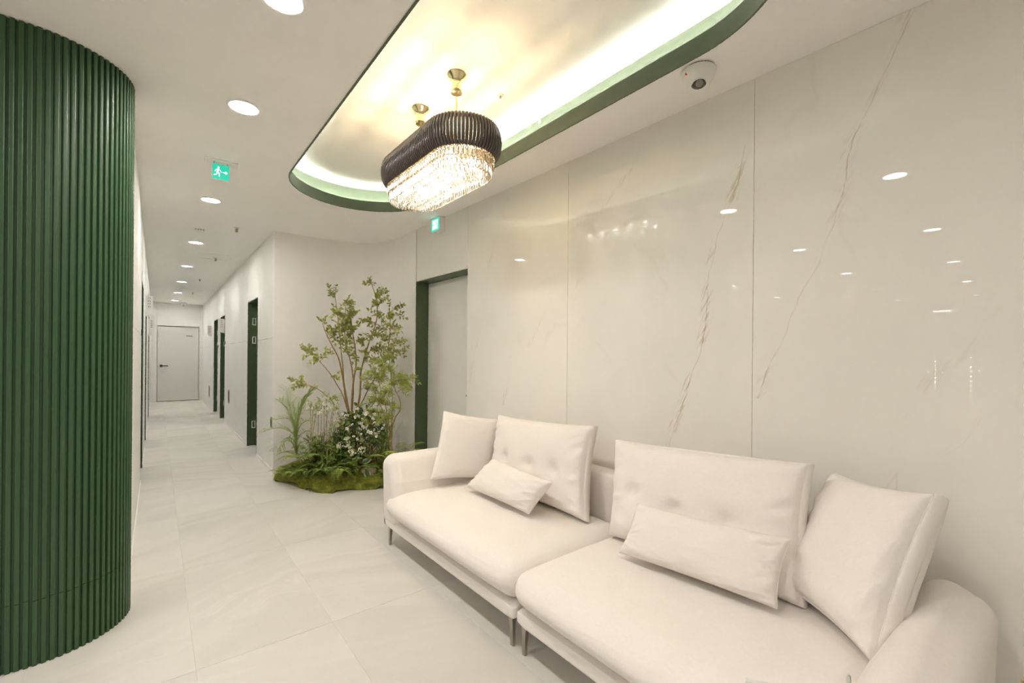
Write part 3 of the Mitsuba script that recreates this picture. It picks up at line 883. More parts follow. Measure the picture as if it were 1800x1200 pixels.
sofa = []
for label, y0, y1, armp, legs in (
        ('cream fabric sofa unit with its arm at the far end beside the plants', 1.675, 3.255, far_prof, [(3.20, -1), (1.715, 1)]),
        ('cream fabric sofa unit with its arm nearest the camera', 0.17, 1.655, near_prof, [(1.625, -1), (0.23, 1)])):
    t = thing('sofa', label, 'sofa')
    ya, yb = (y0, y1)
    fm = rbox((XB - XF, yb - ya, 0.075), 0.022, 10)
    fm.apply_translation([(XF + XB) / 2, (ya + yb) / 2, 0.182])
    part(t, 'base_frame', fm, 'm_fabric', 40, label='slim upholstered base rail')
    far = armp is far_prof
    s0, s1 = (1.672, 3.19) if far else (0.22, 1.678)
    s0t = s0 if far else 0.33
    tufts = [(1.78, s0t + 1.38 * k) for k in (0.2, 0.5, 0.8)] + [(1.60, s0t + 1.38 * k) for k in (0.35, 0.65)]
    part(t, 'seat', seat_mesh(s0, s1, 1.338, 2.27, 0.218, 0.405, tufts), 'm_fabric', True, label='soft domed seat cushion')
    part(t, 'arm', arm_mesh(armp, XF - 0.005, XB), 'm_fabric', 50, label='thick rounded arm')
    b0, b1 = (1.69, 3.14) if far else (0.40, 1.64)
    bk = rbox((0.165, b1 - b0, 0.49), 0.05, 14)
    bk.apply_translation([XB - 0.0825, (b0 + b1) / 2, 0.445])
    part(t, 'backrest', bk, 'm_fabric', 50, label='low back frame')
    for y, s in legs:
        for x in (XF + 0.035, XB - 0.05):
            part(t, 'leg', leg_mesh(x, y, s), 'm_steel', label='slim dark metal leg' if COUNT.get(f'{t}__leg', 0) == 0 else None)


def cushion_mesh(quad, thick, pinch=0.06, n=34, tufts=(), seed=0, box=0.0, fold=1.0, gus=0.0):
    """A stuffed cushion on the quad TL, TR, BR, BL; thick: half thickness."""
    TL, TR, BR, BL = [np.array(q, float) for q in quad]
    g = np.linspace(-1, 1, n + 1)
    g = np.sign(g) * (1 - (1 - np.abs(g)) ** 1.35)
    U, V = np.meshgrid(g, g, indexing='ij')
    u = U * (1 - pinch * (1 - V ** 2) * np.abs(U) ** 3)
    v = V * (1 - pinch * (1 - U ** 2) * np.abs(V) ** 3)
    P = ((1 - u) * (1 + v))[..., None] / 4 * TL + ((1 + u) * (1 + v))[..., None] / 4 * TR + ((1 + u) * (1 - v))[..., None] / 4 * BR + ((1 - u) * (1 - v))[..., None] / 4 * BL
    N = np.cross(TR - TL + BR - BL, TL - BL + TR - BR)
    N /= np.linalg.norm(N)
    if N @ (P.mean((0, 1)) - np.array([0, 0, 1.44])) > 0:
        N = -N
    e = (1 - np.abs(U) ** 3.2) * (1 - np.abs(V) ** 3.2)
    h = thick * np.clip(e, 0, 1) ** (0.42 - 0.1 * box)
    size = np.linalg.norm(TR - TL)
    # creases that run in from the corners and along the seams
    q = np.stack([U * 2.1, V * 2.1, np.full_like(U, seed * 1.7)], -1)
    w = meshkit.fbm(q * 1.3, 3, seed) - 0.5
    edge = np.clip(np.maximum(np.abs(U), np.abs(V)) - 0.45, 0, 1)
    ridge = np.sin((U * np.sign(V) + V * np.sign(U)) * 9 + w * 9) * edge * np.clip(np.abs(U * V), 0, 1)
    seam = np.sin(V * 17 + w * 14) * np.clip(np.abs(U) - 0.72, 0, 1) * 2.2 + np.sin(U * 15 + w * 14 + 2) * np.clip(np.abs(V) - 0.78, 0, 1) * 1.6
    hf = h * (1 + 0.20 * w) + fold * thick * np.clip(e * 3, 0, 1) * (0.30 * ridge + 0.20 * seam)
    for a, b in tufts:
        d2 = ((U - a) * 1.0) ** 2 + ((V - b) * 0.55) ** 2
        hf = hf - thick * (0.32 * np.exp(-d2 / 0.006) + 0.14 * np.exp(-d2 / 0.05))
    hb = h * 0.85
    A = P + N * (hf + gus)[..., None]
    B = P - N * (hb + gus)[..., None]
    k = (n + 1) ** 2
    vs = np.vstack([A.reshape(-1, 3), B.reshape(-1, 3)])
    i, j = np.meshgrid(np.arange(n), np.arange(n), indexing='ij')
    c = i * (n + 1) + j
    q = np.stack([c, c + n + 1, c + n + 2, c + 1], -1).reshape(-1, 4)
    f = np.vstack([q[:, [0, 1, 2]], q[:, [0, 2, 3]]])
    if gus > 0:
        r = np.arange(n + 1)
        loop = np.concatenate([r[:-1] * (n + 1), n * (n + 1) + r[:-1], (r[::-1] * (n + 1) + n)[:-1], r[::-1][:-1]])
        q3 = len(loop)
        ia = np.arange(q3)
        ib = np.roll(ia, -1)
        mid = (vs[loop] + vs[loop + k]) / 2
        half = (vs[loop] - vs[loop + k]) / 2
        out = mid - P.mean((0, 1))
        out = out / np.linalg.norm(out, axis=1, keepdims=True) * gus * 0.45
        R = 9
        sv = np.vstack([mid + half * math.cos(t) + out * math.sin(t) for t in np.linspace(0, math.pi, R)])
        sf = np.vstack([np.vstack([np.stack([ia + i * q3, ia + (i + 1) * q3, ib + i * q3], 1), np.stack([ib + i * q3, ia + (i + 1) * q3, ib + (i + 1) * q3], 1)]) for i in range(R - 1)])
        shells = [trimesh.Trimesh(vs[:k], f, process=False), trimesh.Trimesh(vs[k:2 * k], f[:, ::-1], process=False), trimesh.Trimesh(sv, sf, process=False)]
        for sh in shells:
            if ((sh.triangles_center - P.mean((0, 1))) * sh.face_normals).sum(1).mean() < 0:
                sh.invert()
        m = cat(shells)
    else:
        m = trimesh.Trimesh(vs, np.vstack([f, f[:, ::-1] + k]), process=False)
        m.merge_vertices()
        if m.volume < 0:
            m.invert()
    Q = P + N * gus
    per = np.vstack([Q[:, -1], Q[-1, ::-1], Q[::-1, 0], Q[0, :]])
    return m, per


cush = [
    ('sofa_cushion', 'large tufted cream back cushion on the far sofa unit', [(2.20, 2.888, 0.953), (2.20, 1.882, 0.991), (2.06, 1.822, 0.435), (2.04, 2.80, 0.435)], 0.095, 0.075, [(-0.55, -0.12), (0.0, -0.14), (0.5, -0.12)], 1, 1.0, 0.022),
    ('sofa_cushion', 'square cream cushion leaning on the far sofa arm', [(1.78, 3.08, 1.0), (2.24, 2.91, 0.915), (2.08, 2.88, 0.46), (1.63, 3.02, 0.49)], 0.068, 0.06, [], 2, 0.6, 0.0),
    ('lumbar_cushion', 'small oblong cream cushion lying before the far back cushion', [(1.950, 2.638, 0.68), (1.868, 1.926, 0.68), (1.80, 2.065, 0.465), (1.801, 2.774, 0.465)], 0.075, 0.06, [], 3, 0.8, 0.0),
    ('sofa_cushion', 'large tufted cream back cushion on the near sofa unit', [(2.20, 1.698, 0.928), (2.20, 0.686, 0.979), (2.06, 0.66, 0.435), (2.03, 1.60, 0.435)], 0.105, 0.045, [(-0.62, -0.02), (-0.1, -0.14), (0.42, -0.12)], 4, 1.0, 0.035),
    ('lumbar_cushion', 'oblong cream cushion propped on the near tufted back cushion', [(1.90, 1.35, 0.70), (2.01, 0.69, 0.708), (1.892, 0.697, 0.465), (1.809, 1.39, 0.465)], 0.075, 0.05, [], 5, 0.9, 0.0),
    ('sofa_cushion', 'big square cream cushion leaning in the corner by the near arm', [(2.39, 0.632, 0.912), (2.13, 0.268, 0.957), (1.823, 0.365, 0.445), (2.11, 0.722, 0.465)], 0.085, 0.085, [], 6, 1.0, 0.030),
]
for name, label, quad, th, pinch, tufts, seed, fold, gus in cush:
    t = thing(name, label, 'cushion', 'loose cushions on the cream sofa')
    m, per = cushion_mesh(quad, th, pinch, 40, tufts, seed, fold=fold, gus=gus)
    part(t, 'cover', m, 'm_fabric', True)
    part(t, 'seam', tube(per[::2], 0.0020, 6, False), 'm_fabric', True)
    for a, b in tufts:
        pass

# chrome rod and the small brass stand that reach into the bottom edge of the picture
t = thing('chrome_post', 'slim chrome post with a rounded tip before the near sofa seat, at the bottom edge', 'post')
part(t, 'rod', lathe([(0, 0.012), (0.0045, 0.012), (0.0045, 0.742), (0.0035, 0.750), (0, 0.753)], 14, (1.183, 0.292, 0)), 'm_chrome', 40)
part(t, 'foot', lathe([(0, 0), (0.07, 0), (0.07, 0.006), (0.02, 0.012), (0, 0.013)], 28, (1.183, 0.292, 0)), 'm_chrome', 40)
t = thing('metal_clip', 'small grey metal bar low before the near sofa, at the bottom edge', 'bar')
part(t, 'bar', tube([(1.0, 0.43, 0.742), (1.02, 0.385, 0.747)], 0.006, 8), 'm_offwhite', 40)
part(t, 'rod', tube([(1.01, 0.405, 0.741), (1.01, 0.405, 0.01)], 0.004, 8), 'm_chrome', 40)
part(t, 'foot', lathe([(0, 0), (0.06, 0), (0.06, 0.006), (0.015, 0.012), (0, 0.013)], 28, (1.01, 0.405, 0)), 'm_chrome', 40)
t = thing('brass_stand', 'dark brass stand tip beside the near sofa arm, at the bottom right corner', 'stand')
part(t, 'pole', tube([(2.22, 0.080, 0.012), (2.22, 0.080, 0.375)], 0.006, 10), 'm_brass', 40)
part(t, 'finial', lathe([(0, 0.365), (0.009, 0.367), (0.009, 0.38), (0.005, 0.388), (0.007, 0.395), (0, 0.40)], 16, (2.22, 0.080, 0)), 'm_brass', 40)
part(t, 'foot', lathe([(0, 0), (0.055, 0), (0.055, 0.008), (0.012, 0.014), (0, 0.014)], 28, (2.22, 0.080, 0)), 'm_brass', 40)

# ================================================================ corridor fittings
def blade_sign(x0, x1, y, z0, z1, label, side):
    """A small white sign sticking out of the wall, its corner rounded off below."""
    t = thing('blade_sign', label, 'sign', 'blade signs along the corridor')
    r = min(0.07, abs(x1 - x0) * 0.8)
    out = x0 if side > 0 else x1
    root = x1 if side > 0 else x0
    k = 1 if side > 0 else -1
    pts = [(root, z1), (out, z1), (out, z0 + r)] + [(out + k * (r - r * math.cos(a)), z0 + r - r * math.sin(a)) for a in np.linspace(0.1, math.pi / 2, 8)] + [(root, z0)]
    pg = Polygon(pts)
    m = extrude(pg, 0, 0.014)
    m.apply_transform(np.array([[1, 0, 0, 0], [0, 0, -1, y + 0.007], [0, 1, 0, 0], [0, 0, 0, 1.0]]))
    part(t, 'plate', m, 'm_white')
    cx = (x0 + x1) / 2
    for i in range(4):
        z = z1 - 0.035 - i * 0.042
        g = cat([bx(cx - 0.016, cx + 0.016, y - 0.0085, y - 0.0068, z - 0.003, z + 0.003), bx(cx - 0.012, cx - 0.006, y - 0.0085, y - 0.0068, z - 0.013, z + 0.013), bx(cx + 0.008, cx + 0.013, y - 0.0085, y - 0.0068, z - 0.015, z + 0.008)])
        part(t, 'letter', g, 'm_grey', label='small grey lettering' if i == 0 else None)
    return t


blade_sign(1.11 - 0.105, 1.1085, 11.0, 1.87, 2.16, 'white blade sign with a rounded corner at the middle right doorway', 1)
blade_sign(1.11 - 0.09, 1.1085, 13.75, 1.88, 2.15, 'white blade sign past the farthest right doorway', 1)
blade_sign(-0.1285, -0.045, 8.45, 1.98, 2.28, 'white lettered blade sign on the left corridor wall', -1)
blade_sign(-0.1285, -0.03, 11.6, 1.80, 2.12, 'lower white blade sign farther along the left corridor wall', -1)


def plate(name, y, z, w, h, label, x=RX, s=-1, mat='m_grey'):
    t = thing(name, label, 'wall plate')
    part(t, 'plate', cbox(min(x, x + s * 0.008), max(x, x + s * 0.008), y - w / 2, y + w / 2, z - h / 2, z + h / 2, 0.002), mat)
    part(t, 'insert', cbox(min(x + s * 0.008, x + s * 0.011), max(x + s * 0.008, x + s * 0.011), y - w * 0.32, y + w * 0.32, z - h * 0.36, z + h * 0.36, 0.001), 'm_dark')


plate('wall_socket', 10.20, 0.60, 0.16, 0.26, 'small dark socket plate between the near and middle right doorways')
plate('wall_socket', 14.3, 0.42, 0.16, 0.3, 'small dark socket plate past the farthest right doorway')
plate('wall_socket', 6.10, 0.60, 0.07, 0.13, 'small dark socket plate low on the wall corner behind the palm')
plate('door_bell', 10.86, 1.66, 0.06, 0.06, 'tiny dark button on the wall before the middle right doorway', mat='m_black')
plate('door_bell', 12.2, 1.60, 0.06, 0.06, 'tiny dark button on the wall before the farthest right doorway', mat='m_black')
plate('door_bell', 6.25, 1.66, 0.05, 0.06, 'tiny dark button on the left corridor wall', LX, 1, 'm_black')

# ================================================================ indoor planting
STEMS = {'A': [[1.806, 5.152, 0.239], [1.77, 5.19, 0.633], [1.718, 5.241, 0.996], [1.688, 5.274, 1.227], [1.658, 5.307, 1.399], [1.602, 5.361, 1.538], [1.552, 5.411, 1.67], [1.522, 5.444, 1.777]], 'B': [[1.819, 5.206, 0.227], [1.794, 5.242, 0.625], [1.802, 5.252, 0.924], [1.815, 5.257, 1.111], [1.844, 5.25, 1.326], [1.837, 5.272, 1.528], [1.819, 5.302, 1.697], [1.806, 5.328, 1.867], [1.794, 5.354, 2.004]], 'C': [[1.827, 5.135, 0.239], [1.795, 5.168, 0.667], [1.842, 5.137, 0.892], [1.857, 5.13, 1.116], [1.858, 5.136, 1.229], [1.895, 5.113, 1.415], [1.937, 5.086, 1.588], [1.98, 5.058, 1.728], [2.012, 5.039, 1.895], [1.996, 5.057, 2.128], [1.945, 5.105, 2.315]], 'D': [[1.82, 5.269, 0.215], [1.796, 5.306, 0.616], [1.751, 5.361, 0.986], [1.738, 5.39, 1.256], [1.725, 5.418, 1.459], [1.718, 5.442, 1.63], [1.7, 5.475, 1.869], [1.682, 5.508, 2.076]], 'E': [[1.82, 5.23, 0.222], [1.801, 5.261, 0.622], [1.818, 5.262, 0.99], [1.81, 5.283, 1.258], [1.775, 5.325, 1.46], [1.752, 5.359, 1.622], [1.749, 5.376, 1.799], [1.762, 5.38, 2.037]], 'F': [[1.779, 5.11, 0.25], [1.74, 5.12, 0.645], [1.671, 5.154, 0.952], [1.609, 5.182, 1.089], [1.548, 5.21, 1.206], [1.487, 5.237, 1.296], [1.431, 5.26, 1.366]], 'G': [[1.837, 5.127, 0.239], [1.806, 5.144, 0.702], [1.879, 5.077, 0.934], [1.928, 5.031, 1.073], [1.991, 4.972, 1.206], [2.064, 4.905, 1.358], [2.091, 4.876, 1.594], [2.097, 4.863, 1.791], [2.083, 4.866, 1.954]], 'H': [[1.748, 5.135, 0.25], [1.686, 5.152, 0.613], [1.627, 5.168, 0.74], [1.567, 5.183, 0.891], [1.479, 5.222, 0.995], [1.401, 5.252, 1.06], [1.315, 5.29, 1.099]]}
CLUSTERS = [('D', [1.614, 5.332, 2.147], 0.086), ('B', [1.662, 5.114, 2.02], 0.09), ('D', [1.635, 5.27, 1.932], 0.105), ('B', [1.688, 5.093, 1.859], 0.129), ('E', [1.633, 5.137, 1.748], 0.116), ('A', [1.617, 5.329, 1.67], 0.119), ('B', [1.736, 5.099, 1.706], 0.11), ('E', [1.666, 5.155, 1.576], 0.097), ('A', [1.498, 5.38, 1.812], 0.059), ('A', [1.529, 5.266, 1.691], 0.065), ('C', [1.908, 5.007, 2.266], 0.072), ('C', [1.925, 4.859, 2.089], 0.083), ('C', [1.946, 4.796, 2.021], 0.083), ('C', [2.078, 5.005, 2.151], 0.053), ('C', [1.995, 4.981, 1.884], 0.099), ('G', [2.051, 4.758, 1.924], 0.09), ('G', [2.135, 4.645, 1.96], 0.051), ('G', [2.206, 4.767, 1.903], 0.046), ('C', [1.947, 5.065, 1.82], 0.08), ('C', [2.072, 4.965, 1.742], 0.093), ('C', [1.964, 5.051, 1.661], 0.106), ('C', [1.921, 5.175, 1.824], 0.067), ('G', [2.077, 4.692, 1.768], 0.089), ('G', [2.056, 4.843, 1.593], 0.078), ('C', [2.015, 5.055, 1.503], 0.107), ('G', [2.103, 4.806, 1.477], 0.104), ('G', [2.143, 4.684, 1.579], 0.064), ('G', [2.194, 4.732, 1.478], 0.058), ('B', [1.796, 5.007, 1.589], 0.064), ('C', [1.849, 5.009, 1.461], 0.065), ('F', [1.377, 5.432, 1.455], 0.085), ('F', [1.405, 5.23, 1.392], 0.076), ('F', [1.368, 5.619, 1.509], 0.047), ('F', [1.504, 5.151, 1.444], 0.051), ('H', [1.228, 5.506, 1.123], 0.071), ('H', [1.312, 5.528, 1.073], 0.059), ('H', [1.319, 5.613, 1.161], 0.04), ('E', [1.642, 5.04, 1.471], 0.076), ('B', [1.783, 5.152, 1.427], 0.066), ('C', [1.926, 4.947, 1.384], 0.078), ('G', [2.034, 4.995, 1.29], 0.066), ('B', [1.763, 4.943, 1.282], 0.051), ('H', [1.566, 5.101, 0.949], 0.051), ('F', [1.565, 5.102, 1.178], 0.051), ('C', [1.942, 5.158, 1.059], 0.067)]
SHRUB = {'A': [[2.058, 4.694, 0.321], [2.051, 4.713, 0.509], [2.039, 4.735, 0.666], [2.001, 4.778, 0.92], [1.964, 4.82, 1.078], [1.947, 4.847, 1.237]], 'B': [[2.063, 4.69, 0.321], [2.048, 4.691, 0.481], [2.063, 4.669, 0.704], [2.118, 4.614, 0.839], [2.104, 4.615, 0.959], [2.06, 4.639, 1.067], [2.046, 4.64, 1.212]], 'C': [[2.079, 4.742, 0.309], [2.077, 4.756, 0.5], [2.084, 4.763, 0.723], [2.092, 4.769, 0.947], [2.085, 4.788, 1.14], [2.072, 4.811, 1.334]], 'D': [[2.053, 4.698, 0.321], [2.031, 4.699, 0.576], [1.97, 4.732, 0.799], [1.905, 4.768, 0.957], [1.87, 4.78, 1.084]]}
SHRUBC = [('B', [2.132, 4.711, 1.156], 0.09), ('B', [2.186, 4.591, 1.134], 0.076), ('B', [2.154, 4.579, 1.073], 0.063), ('B', [2.273, 4.599, 1.157], 0.051), ('A', [2.0, 4.779, 1.156], 0.089), ('A', [1.952, 4.856, 1.179], 0.077), ('D', [1.933, 4.871, 1.012], 0.077), ('C', [2.071, 4.76, 1.238], 0.077), ('C', [1.972, 4.648, 1.026], 0.087), ('A', [1.962, 4.81, 0.913], 0.077), ('D', [1.908, 4.891, 0.915], 0.064), ('C', [2.033, 4.638, 1.112], 0.063), ('C', [1.959, 4.812, 1.36], 0.064), ('C', [2.05, 4.777, 1.386], 0.077), ('D', [1.85, 4.861, 1.08], 0.051), ('A', [1.86, 4.775, 1.241], 0.063), ('C', [2.014, 4.806, 0.872], 0.083), ('A', [1.888, 4.753, 0.809], 0.076), ('D', [1.916, 4.693, 0.714], 0.076), ('C', [2.022, 4.608, 0.864], 0.07), ('B', [1.996, 4.667, 0.741], 0.076), ('A', [1.829, 4.763, 0.682], 0.057), ('B', [2.136, 4.632, 1.21], 0.063), ('A', [1.834, 4.873, 1.156], 0.057), ('C', [1.967, 4.767, 1.272], 0.063)]
PALM = [[[1.251, 5.469, 0.289], [1.244, 5.475, 0.547], [1.212, 5.5, 0.709], [1.141, 5.557, 0.857], [1.09, 5.598, 0.908]], [[1.251, 5.469, 0.289], [1.252, 5.484, 0.578], [1.269, 5.487, 0.771], [1.317, 5.464, 0.907], [1.386, 5.425, 0.972]], [[1.251, 5.469, 0.289], [1.227, 5.424, 0.492], [1.16, 5.414, 0.584], [1.035, 5.45, 0.622], [0.899, 5.495, 0.58]], [[1.251, 5.469, 0.289], [1.245, 5.426, 0.522], [1.275, 5.354, 0.657], [1.339, 5.254, 0.708], [1.383, 5.171, 0.689]], [[1.251, 5.469, 0.289], [1.252, 5.511, 0.607], [1.243, 5.561, 0.798], [1.235, 5.61, 0.893]], [[1.251, 5.469, 0.289], [1.244, 5.394, 0.482], [1.297, 5.272, 0.583], [1.353, 5.147, 0.582], [1.384, 5.041, 0.52]], [[1.251, 5.469, 0.289], [1.205, 5.377, 0.47], [1.122, 5.316, 0.52], [1.042, 5.252, 0.489]], [[1.251, 5.469, 0.289], [1.242, 5.492, 0.597], [1.203, 5.54, 0.79], [1.174, 5.579, 0.964], [1.166, 5.601, 1.061]], [[1.251, 5.469, 0.289], [1.265, 5.49, 0.641], [1.31, 5.485, 0.833], [1.387, 5.456, 0.996], [1.445, 5.441, 1.034]], [[1.251, 5.469, 0.289], [1.198, 5.426, 0.444], [1.113, 5.408, 0.475], [1.041, 5.381, 0.395]], [[1.251, 5.469, 0.289], [1.254, 5.36, 0.435], [1.301, 5.215, 0.478], [1.337, 5.079, 0.409]], [[1.251, 5.469, 0.289], [1.215, 5.455, 0.65], [1.127, 5.483, 0.718], [1.03, 5.518, 0.703]]]


def frame(d, up=(0, 0, 1.0)):
    d = d / np.linalg.norm(d)
    s = np.cross(d, up)
    if np.linalg.norm(s) < 1e-3:
        s = np.array([1.0, 0, 0])
    s /= np.linalg.norm(s)
    return d, s, np.cross(s, d)


LEAF = np.array([[0, 0, 0], [0.30, 0.42, 0.02], [0.30, 0, -0.05], [0.30, -0.42, 0.02], [0.68, 0.36, -0.03], [0.68, 0, -0.09], [0.68, -0.36, -0.03], [1, 0, -0.12]])
LEAF_F = np.array([[0, 2, 1], [0, 3, 2], [1, 2, 5], [1, 5, 4], [2, 3, 6], [2, 6, 5], [4, 5, 7], [5, 6, 7]])


class Leaves:
    """Collects folded leaves of one kind into a mesh with a colour per leaf."""

    def __init__(self):
        self.v, self.f, self.c, self.n = [], [], [], 0

    def leaf(self, p, d, up, L, W, col, edge=None):
        d, s, u = frame(np.asarray(d, float), up)
        t = LEAF
        v = np.asarray(p) + L * t[:, :1] * d + W * t[:, 1:2] * s + L * t[:, 2:3] * u
        self.v.append(v)
        self.f.append(LEAF_F + self.n)
        c = np.tile(np.asarray(col, float), (8, 1))
        if edge is not None:
            c[[1, 3, 4, 6, 7]] = edge
        self.c.append(c)
        self.n += 8

    def blade(self, pts, w, col, tip=None):
        p = np.asarray(pts, float)
        k = len(p)
        t = np.gradient(p, axis=0)
        s = np.cross(t, [0.2, 0.1, 1.0])
        s /= np.linalg.norm(s, axis=1, keepdims=True) + 1e-9
        ww = w * np.sin(np.linspace(0.35, math.pi - 0.02, k)) ** 0.7
        v = np.stack([p + s * ww[:, None], p - s * ww[:, None]], 1).reshape(-1, 3)
        i = np.arange(k - 1) * 2
        f = np.vstack([np.stack([i, i + 1, i + 3], 1), np.stack([i, i + 3, i + 2], 1)])
        self.v.append(v)
        self.f.append(f + self.n)
        c = np.tile(np.asarray(col, float), (2 * k, 1))
        self.c.append(c)
        self.n += 2 * k

    def mesh(self):
        return trimesh.Trimesh(np.vstack(self.v), np.vstack(self.f), process=False), np.vstack(self.c)


def pick(a, b):
    t = rng.random()
    return np.asarray(a) * (1 - t) + np.asarray(b) * t


def rdir(spread, base):
    d = np.asarray(base, float) + rng.normal(size=3) * spread
    return d / np.linalg.norm(d)


def nearest(poly, p):
    p = np.asarray(p)
    c = curve(poly, 60)
    dd = np.linalg.norm(c - p, axis=1) + np.where(c[:, 2] > p[2] - 0.02, 0.35, 0)
    return c[dd.argmin()]


def grow(name, label, category, stems, radii, clusters, cols, leaf_len, leaf_w, n_twigs, pairs, feather=False):
    t = thing(name, label, category)
    for k, s in stems.items():
        c = curve(s, 26)
        part(t, 'stem', tube(c, np.linspace(radii.get(k, 0.009), 0.0035, len(c)), 7), 'm_bark', 60, label='bare tan woody stem' if COUNT.get(f'{t}__stem', 0) == 0 else None)
    tw, lv = [], Leaves()
    for k, c, r in clusters:
        c = np.array(c)
        a = nearest(stems[k], c)
        mid = (a + c) / 2 + [0, 0, 0.02]
        main = bez(a, mid, c, 7)
        tw.append(tube(main, np.linspace(0.0035, 0.0016, 7), 5, False))
        out = (c - a) / (np.linalg.norm(c - a) + 1e-9)
        n = max(2, int(n_twigs * (r / 0.09) ** 1.6))
        for q in range(n):
            st = main[rng.integers(2, 7)]
            e = c + rdir(1.0, out * 0.5 + [0, 0, 0.3]) * r * rng.uniform(0.5, 1.35)
            sp = bez(st, (st + e) / 2 + [0, 0, r * 0.2], e, 8)
            tw.append(tube(sp, np.linspace(0.0017, 0.0008, 8), 4, False))
            m = max(4, int(np.linalg.norm(e - st) / (leaf_len * pairs)))
            tp = (sp[-1] - sp[-2]) / np.linalg.norm(sp[-1] - sp[-2])
            nrm = rdir(0.45, [-0.35, -0.75, 0.55])
            for i in range(m):
                u = 0.18 + 0.80 * i / (m - 1)
                j = min(6, int(u * 7))
                p = sp[j] + (sp[j + 1] - sp[j]) * (u * 7 - j)
                dd = sp[j + 1] - sp[j]
                dd /= np.linalg.norm(dd) + 1e-9
                side = np.cross(dd, nrm)
                side /= np.linalg.norm(side) + 1e-9
                for sg in ((-1, 1) if feather else ((1,) if i % 2 else (-1,))):
                    lv.leaf(p, dd * 0.7 + side * sg + rng.normal(size=3) * 0.15, rdir(0.3, nrm), leaf_len * rng.uniform(0.7, 1.1), leaf_w * rng.uniform(0.8, 1.15), pick(*cols))
            lv.leaf(sp[-1], tp, rdir(0.3, nrm), leaf_len, leaf_w, pick(*cols))
    part(t, 'twigs', cat(tw), 'm_bark', kind='stuff')
    m, c = lv.mesh()
    part(t, 'foliage', m, 'm_leaf', color=c, kind='stuff', label='small oval green leaves')
    return t


DARKG, MIDG, LIMEG, YELG, PALEG = (0.055, 0.10, 0.022), (0.16, 0.21, 0.04), (0.26, 0.34, 0.06), (0.40, 0.46, 0.12), (0.34, 0.42, 0.20)

# moss mound with a fuzzy skin
edge = np.array([(1.09, 5.78), (1.055, 5.56), (1.14, 5.42), (1.20, 5.25), (1.24, 5.06), (1.30, 4.88), (1.43, 4.745), (1.53, 4.765), (1.64, 4.725), (1.78, 4.64), (1.90, 4.59), (2.06, 4.55), (2.22, 4.60), (2.33, 4.75), (2.33, 5.05), (2.30, 5.4), (2.15, 5.66), (1.95, 5.83), (1.70, 5.93), (1.40, 5.93), (1.16, 5.92)])
mc = np.array([1.72, 5.22])
ang = np.arctan2(edge[:, 1] - mc[1], edge[:, 0] - mc[0])
o = np.argsort(ang)
ang, rad = ang[o], np.linalg.norm(edge - mc, axis=1)[o]


def mound_r(a):
    return np.interp(a, np.r_[ang - 2 * np.pi, ang, ang + 2 * np.pi], np.r_[rad, rad, rad])


def mound_z(x, y):
    d = np.stack([np.asarray(x) - mc[0], np.asarray(y) - mc[1]], -1)
    r = np.linalg.norm(d, axis=-1) / mound_r(np.arctan2(d[..., 1], d[..., 0]))
    n = meshkit.fbm(np.stack([np.asarray(x) * 9, np.asarray(y) * 9, np.zeros_like(x)], -1), 3, 5)
    return np.clip(1 - r ** 7, 0, 1) ** 0.55 * (0.085 + 0.11 * n + 0.06 * np.clip(1 - r, 0, 1))


na, nr = 150, 40
A, Rr = np.meshgrid(np.arange(na) * 2 * np.pi / na - np.pi, np.linspace(0, 1, nr) ** 0.8, indexing='ij')
wig = 1 + 0.03 * (meshkit.noise(np.stack([np.cos(A) * 7, np.sin(A) * 7, Rr * 0], -1), 3) - 0.5)
X = mc[0] + np.cos(A) * Rr * mound_r(A) * wig
Y = mc[1] + np.sin(A) * Rr * mound_r(A) * wig
Z = np.maximum(mound_z(X, Y), 0.001)
i, j = np.meshgrid(np.arange(na), np.arange(nr - 1), indexing='ij')
q = np.stack([i * nr + j, i * nr + j + 1, ((i + 1) % na) * nr + j + 1, ((i + 1) % na) * nr + j], -1).reshape(-1, 4)
mound = trimesh.Trimesh(np.stack([X, Y, Z], -1).reshape(-1, 3), np.vstack([q[:, [0, 1, 2]], q[:, [0, 2, 3]]]), process=False)
mk = solo('moss_mound', mound, 'm_moss', 'low mound of green moss under the indoor plants', 'moss', smooth=True, kind='stuff')
N = 34000
aa, rr = rng.uniform(-np.pi, np.pi, N), np.sqrt(rng.uniform(0.05, 1, N))
bx_, by_ = mc[0] + np.cos(aa) * rr * mound_r(aa) * 1.005, mc[1] + np.sin(aa) * rr * mound_r(aa) * 1.005
bz_ = mound_z(bx_, by_)
P0 = np.stack([bx_, by_, np.maximum(bz_ - 0.004, 0.001)], -1)
dirs = np.stack([np.cos(aa) * rr * 0.9, np.sin(aa) * rr * 0.9, np.full(N, 0.9)], -1) + rng.normal(size=(N, 3)) * 0.55
dirs[:, 2] = np.abs(dirs[:, 2])
dirs /= np.linalg.norm(dirs, axis=1, keepdims=True)
L_ = rng.uniform(0.010, 0.030, N)[:, None]
sd = np.cross(dirs, rng.normal(size=(N, 3)))
sd /= np.linalg.norm(sd, axis=1, keepdims=True)
vv = np.stack([P0 + sd * 0.0022, P0 - sd * 0.0022, P0 + dirs * L_], 1).reshape(-1, 3)
tone = meshkit.fbm(np.stack([bx_ * 12, by_ * 12, bz_ * 12], -1), 3, 2)
cc = np.array([0.15, 0.17, 0.02]) * (1 - tone[:, None]) + np.array([0.42, 0.42, 0.06]) * tone[:, None]
cc *= rng.uniform(0.7, 1.2, (N, 1))
part(mk, 'fuzz', trimesh.Trimesh(vv, np.arange(3 * N).reshape(-1, 3), process=False), 'm_leaf', color=np.repeat(cc, 3, 0), kind='stuff')


def gz(x, y):
    return float(mound_z(np.array(x), np.array(y)))


